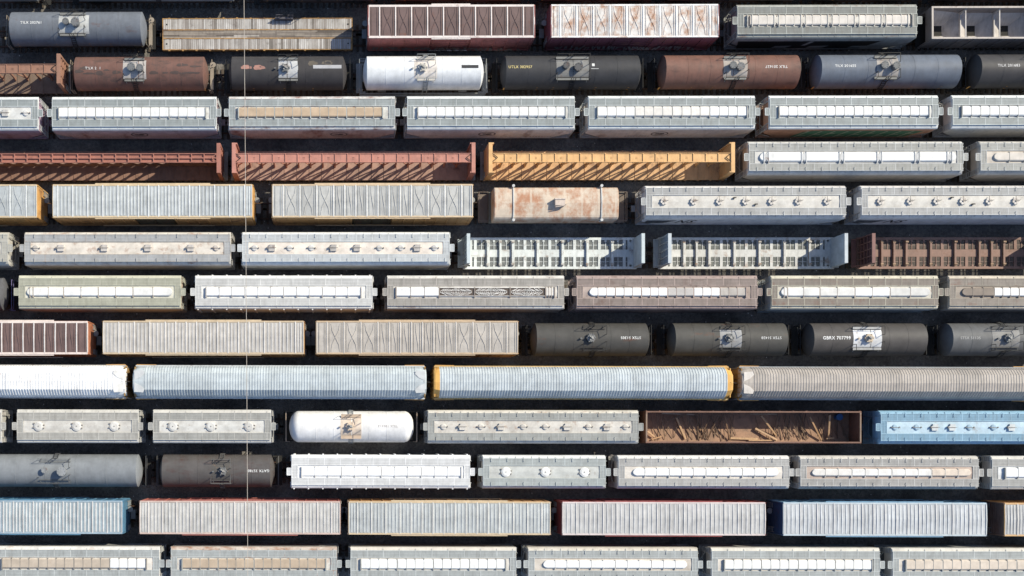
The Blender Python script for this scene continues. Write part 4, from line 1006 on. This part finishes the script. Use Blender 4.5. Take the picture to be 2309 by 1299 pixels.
tank(8, 2122, 2400, 'grey tank car numbered 51135 in faint letters, cut by the right edge', '6d6e70', fit='single', cpx=2272, patch='8f8e8d', patch_px=(2238, 2300), thin=True, text='STSX 51135', textcol='b4b4b3', tpx=(2166, 2211), ty=.05)
# --- track 9
autorack(9, -400, 281, 'white autorack with rust flecks on its ribbed roof, cut by the left edge', 'fdfcfb', 'cfcac2', 'f1eee8', rust=.1)
autorack(9, 299, 962, 'pale blue grey autorack with grey end caps, above the white tank car', 'c3cdd2', 'cdd2d4', 'd5d7d8')
autorack(9, 979, 1654, 'blue grey autorack with bright yellow end caps', 'c6cfd4', 'd9b060', 'f0b040', cap_end='f2b23c')
autorack(9, 1674, 2350, 'taupe autorack with a plain ribbed roof, cut by the right edge', 'bbb0a6', '9aa0a6', 'e3d9cf', dirt=.3)
autorack(9, 2370, 3046, 'grey autorack added out of view past the right edge to keep sun off the row gap', 'c9c8c6', '9aa0a6', 'd9d5cf')  # unseen extra autorack, added so sunlight does not spill between the rows
# --- track 10
WE = dict(eave='dcd9d2', board='bdbab2', frame='cfccc4', dirt=.4)
hopper(10, -270, 3, 'weathered pale hopper sliver at the left edge below the white autorack', hatches=[('lid', -70, 'e0dcd4'), ('lid', -150, 'e0dcd4')], side='b5b2ab', roof='d8d2c8', **WE)
hopper(10, 38, 312, 'short dusty grey hopper with three round lids, left of its twin', hatches=[('lid', p, 'e2ded7') for p in (87, 173, 258)], side='aeb0b0', roof='d9d5cd', shape='flat', **WE)
hopper(10, 345, 611, 'short dusty hopper with three round lids, beside the white tank car', hatches=[('lid', p, 'dedbd5') for p in (390, 476, 562)], side='a3aab2', roof='dedcd6', **{**WE, 'board': 'b1b0aa'})
tank(10, 652, 933, 'white tank car with rust stained dome platform and ladders on both sides', 'f8f6f5', fit='single', cpx=790, patch='ecd8c4', patch_px=(768, 815), plat_px=(769, 814), text='TILX 180313', flip=True, textcol='b9b2b0', tpx=(853, 897), ty=.05, rail=paint('d2b8a0', dirt=.2), sideladder=True, dirt=.12, domecol='e6cdb2', gratecol='e0c3a5', domed=True, head=.95, R=1.52)
hopper(10, 965, 1440, 'grey hopper with ten small round and square hatches, left of the timber filled gondola', hatches=[(k, p, 'd9d2c8') for k, p in (('round', 1000), ('square', 1043), ('round', 1085), ('square', 1130), ('round', 1180), ('round', 1230), ('square', 1279), ('round', 1327), ('square', 1369), ('round', 1411))], side='b7b8b3', eave='e2ddd3', board='aeb0ac', roof='e0dad0', frame='bcbcb6', shape='round', rust=.22, rh='a27a5e', dirt=.4, siderust=.15)
GZ = 3.65
def gondola(row, px0, px1, label):
    r, L, xc = car('gondola', 'gondola', row, px0, px1, GZ, label, over=.5); h = L/2
    wm = paint('90604a', rust=.3, rh='5d4034', dirt=.4, rs=.8); fm = paint('b98c6a', rust=.3, rh='806450', dirt=.5, rs=1.4, streak=False, bump=.4)
    m = MB(); m.box(-h + .08, h - .08, -1.42, 1.42, 1.0, 1.12); P('floor', m, fm, r)
    for s in (-1, 1):
        m = MB(); m.box(-h, h, *sorted((s*1.42, s*1.49)), 1.0, GZ - .12)
        for k in range(17): x = -h + .06 + (L - .12)*k/16; m.box(x - .06, x + .06, *sorted((s*1.49, s*1.58)), 1.0, GZ - .12)
        m.mat(1); m.box(-h - .02, h + .02, *sorted((s*1.4, s*1.54)), GZ - .12, GZ)
        P('side_wall', m, [wm, paint('8b6352', rust=.3, rh='6a4838', dirt=.4)], r)
    for s in (-1, 1):
        m = MB(); m.box(*sorted((s*(h - .09), s*(h - .01))), -1.42, 1.42, 1.0, GZ - .12); m.mat(1); m.box(*sorted((s*(h - .12), s*(h + .02))), -1.4, 1.4, GZ - .12, GZ - .004)
        P('end_wall', m, [wm, paint('9a7f6c', rust=.2, dirt=.4)], r)
    m = MB(); m.box(-h - .3, h + .3, -.3, .3, .8, 1.0)
    for s in (-1, 1): m.box(*sorted((s*h, s*(h + .3))), -1.4, 1.4, .95, 1.03)
    P('underframe', m, DARK, r)
    return r, L, xc
g, gL, gX = gondola(10, 1457, 1942, 'deep rusty gondola holding scattered timbers')
# timbers lying and leaning inside it
def timber(p0, p1, w, hx, label, grp, th=None):
    p0 = Vector(p0); p1 = Vector(p1); mid = (p0 + p1)/2
    m = MB(); m.bar(p0 - mid, p1 - mid, w, th or w*.7)
    o = link('timber', m.mesh('timber', paint(hx, dirt=.4, dh='6b5744')), None, mid); o['label'] = label; o['category'] = 'timber'; o['group'] = grp
gy = track_y(10, gX)
gx = lambda px, z=1.3: wx(px, z)
fy = lambda py, z=1.3: (NY - py) * (CAM_H - z) / FPX
TG = 'timbers lying loose in the gondola'; dk = 'thin dark timber leaning from the shaded wall to the gondola floor'
for k in range(64):
    px = rnd.uniform(1468, 1925); px = 1466 + (px - 1466)
    lean = rnd.choice([rnd.uniform(-.2, .6), rnd.uniform(-.5, .9)]); top = rnd.uniform(1.25, 1.9)
    x = gx(px); f = rnd.uniform(-1.36, -.8)
    timber((x - lean, gy + rnd.uniform(1.05, 1.36), top), (x + lean, gy + f, 1.2), rnd.uniform(.04, .065), rnd.choice(['94775c', '7d644e', '8a6e55', '6f5b4a']), dk, TG)
LT = [((1524, 940, 1.7), (1546, 990, 1.3), .17, 'd3a878', 'thick pale timber leaning alone left of centre in the gondola'),
      ((1492, 932, 2.2), (1565, 935, 2.0), .12, 'c0a184', 'long timber along the far wall near the left end of the gondola'),
      ((1506, 948, 1.9), (1548, 934, 2.3), .1, '8b6c50', 'dark timber crossing others near the left end of the gondola'),
      ((1647, 988, 1.25), (1708, 990, 1.3), .2, 'd9ad7b', 'pale timber lying flat against the near wall of the gondola'),
      ((1688, 993, 1.3), (1752, 993, 1.35), .12, 'd2a574', 'thin pale timber lying flat right of centre by the near wall'),
      ((1703, 966, 1.4), (1752, 992, 1.5), .18, 'd8ad80', 'pale slanted timber in the sunlit middle of the gondola floor'),
      ((1716, 937, 2.4), (1750, 982, 1.3), .16, 'bd9468', 'brown timber slanting across the shade line in the gondola'),
      ((1692, 934, 2.2), (1752, 934, 2.3), .1, 'b39878', 'long timber along the far wall at mid gondola'),
      ((1871, 936, 2.6), (1868, 989, 1.3), .16, 'd0a87c', 'pale upright timber near the right end of the gondola'),
      ((1826, 940, 2.4), (1852, 992, 1.3), .15, 'b98f64', 'brown slanted timber right of centre in the gondola'),
      ((1864, 989, 1.4), (1880, 988, 1.4), .14, 'e0b888', 'short pale timber end at the right of the gondola'),
      ((1460, 972, 1.5), (1476, 985, 1.4), .14, 'dcae7c', 'short pale timber in the left corner of the gondola'),
      ((1470, 991, 1.3), (1492, 984, 1.35), .12, 'd6a673', 'short thin timber lying flat in the near left corner'),
      ((1600, 938, 2.2), (1581, 991, 1.3), .1, '7b5d45', 'single dark timber standing steeply at left centre of the gondola'),
      ((1620, 938, 2.2), (1596, 990, 1.3), .1, '81634a', 'dark timber parallel to its neighbour at left centre'),
      ((1634, 938, 2.2), (1646, 992, 1.3), .12, '8f6c4d', 'dark timber tilting right at the gondola centre')]
for a, b, w, hx, lb in LT: timber((gx(a[0], a[2]), fy(a[1], a[2]), a[2]), (gx(b[0], b[2]), fy(b[1], b[2]), b[2]), w, hx, lb, TG)
m = MB(); m.cyl((0, 0, 0), .3, .7, 16); m.cyl((0, 0, .7), .32, .04, 16); o = P('plastic_drum', m, paint('2f6fb0', dirt=.3), None); o.location = (gx(1888), gy + 1.0, 1.13)
o['label'] = 'small blue drum in the shaded right end of the gondola'; o['category'] = 'drum'
hopper(10, 1985, 2460, 'sky blue covered hopper with white dusted roof, cut by the right edge', hatches=[(k, p, 'a9cbe0' if k == 'round' else 'd0d6d8') for k, p in (('round', 2019), ('round', 2068), ('square', 2108), ('square', 2147), ('round', 2187), ('round', 2241), ('square', 2281), ('round', 2330), ('square', 2380), ('round', 2430))], side='6fa6ce', eave='90c4e6', board='80afcc', roof='bedcee', frame='a0cce6', shape='round', dirt=.25, siderust=.03, endcol='7fa8c8')
# --- track 11
tank(11, -100, 321, 'plain light grey tank car with two domes, cut by the left edge', '8d9297', cpx=122, domes=((102, .26, .35), (142, .4, .6)), patch_px=(87, 158), plat_px=(87, 158), thin=True, rail=paint('55575a', dirt=.2), gratecol='8e9296', domecol='9a9da0', dirt=.15)
tank(11, 361, 620, 'dark brown streaked tank car numbered 35780 upside down', '66615f', fit='hex', cpx=503, patch='5d5a57', patch_px=(478, 520), plat_px=(477, 521), thin=True, text='GATX 35780', flip=True, tpx=(559, 607), ty=.05, rust=.35, rh='5b4440', dirt=.5, stripes=(), rail=paint('6a6866', dirt=.2), rough=.35)
hopper(11, 657, 1060, 'bright white ribbed hopper with low flat hatch strip, right of the dark brown tank car', trough=dict(px=(680, 1040), segs=4, cols=['fdfdfd'], sub=3, w=.42, h=.12, strap='d0cecc'), side='e6e6e6', eave='fbfafa', board='e4e4e4', roof='f8f8f8', frame='f6f6f6', ribs=True, dirt=.08, siderust=0)
hopper(11, 1089, 1366, 'short grey green hopper with three bright white round lids', hatches=[('lid', p, 'f8f7f4') for p in (1141, 1230, 1318)], side='c9cccb', eave='efefec', board='b5bcbb', roof='cdcfca', frame='c6cecd', shape='round', dirt=.2, siderust=.02)
TRR = dict(segs=4, sub=3, w=.37, round=(True, True), strap='c9c6c2')
hopper(11, 1394, 1780, 'grey hopper with rounded white hatch beside the short three lid hopper', trough=dict(px=(1426, 1756), cols=['fafaf9'], **TRR), side='b3aaa6', eave='efebe6', board='bdbbb8', roof='e6ddd2', frame='cbcac7', shape='round', dirt=.25, siderust=.05)
hopper(11, 1804, 2207, 'taupe hopper with brown stained roof and slim rounded hatch, under the gondola', trough=dict(px=(1830, 2190), cols=['e9e4de', 'efece8', 'efece8', 'e8d5c2'], **{**TRR, 'w': .34}), side='aaa39d', eave='d6cfc5', board='b0aeab', roof='c4aea0', frame='d6d4d0', shape='round', dirt=.3, siderust=.05, rust=.08)
hopper(11, 2236, 2640, 'grey hopper with square ended white hatch, cut by the right edge under the blue hopper', trough=dict(px=(2266, 2610), segs=4, cols=['f6f8fb'], sub=3), side='a9a8a6', eave='dcd8cf', board='b2b1ae', roof='e8ebee', frame='cfcfcc', dirt=.25, siderust=.03)
# --- track 12
boxcar(12, -170, 275, 'blue boxcar with white roof ribs, cut by the left edge', kind='rib', side='4f87a8', railcol='4f87a8', panel='a3b6c1', seam='ddd9d4', rib='e2e0dc', eave='a5bccb', end='4f87a8', panels=[1.55]*4 + [1.05]*8 + [1.55]*4, siderust=.05)
boxcar(12, 316, 766, 'red sided boxcar with a pinkish grey ribbed roof, beside the blue boxcar', kind='rib', side='b4655a', railcol='b4655a', panel='c6c4c0', seam='e2dad4', rib='d6d3cf', eave='d9bcae', end='b08a7a', panels=[.9] + [1.55]*3 + [1.2]*9 + [1.55]*3 + [.9])
boxcar(12, 787, 1240, 'tan and yellow boxcar with a cool grey ribbed roof', kind='rib', side='cd9a5c', panel='bfc4c5', seam='e0ddd6', rib='ccd0d0', eave='dcc29a', end='cfa98a', panels=[.9] + [1.55]*3 + [1.2]*9 + [1.55]*3 + [.9])
boxcar(12, 1269, 1725, 'dark red boxcar with a mauve grey ribbed roof, centre right', kind='rib', side='9e4544', railcol='9e4544', panel='c8c7c6', seam='dad6d3', rib='d6d4d3', eave='e4d4d0', end='8d3b3a', panels=[1.2]*15, siderust=.15)
boxcar(12, 1767, 2224, 'blue ended boxcar with a pale blue grey ribbed roof', kind='rib', side='6fa0c2', railcol='6fa0c2', panel='c7cbcf', seam='d6d4d4', rib='d5d8dc', eave='c2d0d8', end='35557c', panels=[1.5]*4 + [1.02]*6 + [1.5]*4, siderust=.05)
boxcar(12, 2266, 2710, 'brown ended boxcar with yellow trim, cut by the right edge', kind='rib', side='c9924f', panel='bfbfc0', seam='dcd6d0', rib='cdcccb', eave='e0b070', end='8b6a5a')
# --- track 13
G13 = dict(side='a9a8a5', board='b4b9b8', frame='cfd4d3', dirt=.3, siderust=.05)
hopper(13, -25, 360, 'grey hopper with tan covers and one white cover, bottom left corner', trough=dict(px=(5, 330), segs=4, bounds=(5, 87, 167, 248, 330), cols=['c9b7a2', 'cbb9a4', 'c9b7a2', 'fbfaf8'], sub=4, strap='8f8a84', rust=.05), eave='efece6', roof='e9e2d8', rust=.14, rh='c49a76', **G13)
hopper(13, 385, 760, 'grey hopper with tan hatch and heavily rusted top edge, bottom row', trough=dict(px=(411, 735), segs=4, cols=['c8b094'], sub=4, strap='a6a8a4', dirt=.3), eave='dccfc2', roof='e0dcd4', rust=.5, rh='a4714f', **G13)
hopper(13, 790, 1164, 'grey hopper with square ended white hatch in the bottom row, under the tan boxcar', trough=dict(px=(814, 1140), segs=4, cols=['fafaf8'], sub=4), eave='e6dfd3', roof='dfdad2', **G13)
hopper(13, 1191, 1574, 'cream edged hopper with long rounded white hatch in the bottom row', trough=dict(px=(1224, 1550), cols=['fcfcfb'], **TRR), eave='ded7ca', roof='ddd2c4', shape='round', **G13)
hopper(13, 1604, 1984, 'grey hopper with white hatch in the bottom row, under the blue ended boxcar', trough=dict(px=(1633, 1966), segs=4, cols=['f8f7f3'], sub=4), eave='e4dfd4', roof='dcd3c8', **G13)
hopper(13, 2012, 2400, 'grey hopper with a beige hatch, bottom right corner', trough=dict(px=(2042, 2375), segs=4, cols=['e0cfbc'], sub=4), eave='dfdad0', roof='dfd6ca', **G13)

# ==================================================================== OVERHEAD WIRE
m = MB(); zw = 30.0; k = (CAM_H - zw)/FPX
p0 = ((551 - NX)*k, (NY - 0)*k); p1 = ((559.5 - NX)*k, (NY - 1299)*k)
d = (p1[0] - p0[0], p1[1] - p0[1]); pts = []
for i in range(41): t = -1.0 + 3.0*i/40; pts.append((p0[0] + d[0]*t, p0[1] + d[1]*t, zw + 1.2*(t - .5)**2))
m.path(pts, .034)
o = P('overhead_wire', m, paint('c4b8aa', dirt=0.0, rough=.5), None); o['label'] = 'thin pale wire stretched high across all the tracks'; o['category'] = 'wire'

# ==================================================================== LIGHT, SKY, CAMERA
EL, AZ = math.radians(40.0), math.radians(31.5)      # sun from the right and away
sun = bpy.data.lights.new('sun', 'SUN'); sun.energy = SUN_E = 5.0; sun.angle = math.radians(.53); sun.color = (1.0, .93, .755)
so = bpy.data.objects.new('sun', sun); COL.objects.link(so)
dirv = Vector((math.cos(EL)*math.cos(AZ), math.cos(EL)*math.sin(AZ), math.sin(EL)))
so.rotation_euler = dirv.to_track_quat('Z', 'Y').to_euler(); so.location = dirv*200
w = bpy.data.worlds.new('World'); S.world = w; w.use_nodes = True; nt = w.node_tree
sky = nt.nodes.new('ShaderNodeTexSky'); sky.sky_type = 'NISHITA'; sky.sun_disc = False; sky.ozone_density = 2.5; sky.sun_elevation = EL; sky.sun_rotation = math.pi/2 - AZ
nt.links.new(sky.outputs[0], nt.nodes['Background'].inputs['Color']); nt.nodes['Background'].inputs['Strength'].default_value = .15
cam = bpy.data.cameras.new('camera'); co = bpy.data.objects.new('camera', cam); COL.objects.link(co); S.camera = co
co.location = (0, 0, CAM_H); co.rotation_euler = (0, 0, 0)
cam.sensor_fit = 'HORIZONTAL'; cam.sensor_width = 36.0; cam.lens = FPX/W_PX*36.0
cam.shift_x = (W_PX/2 - NX)/W_PX; cam.shift_y = (NY - H_PX/2)/W_PX; cam.clip_end = 3000
S.view_settings.view_transform = 'Standard'; S.view_settings.look = 'None'; S.view_settings.exposure = 0.31; S.view_settings.gamma = 1.0
S.cycles.max_bounces = 6
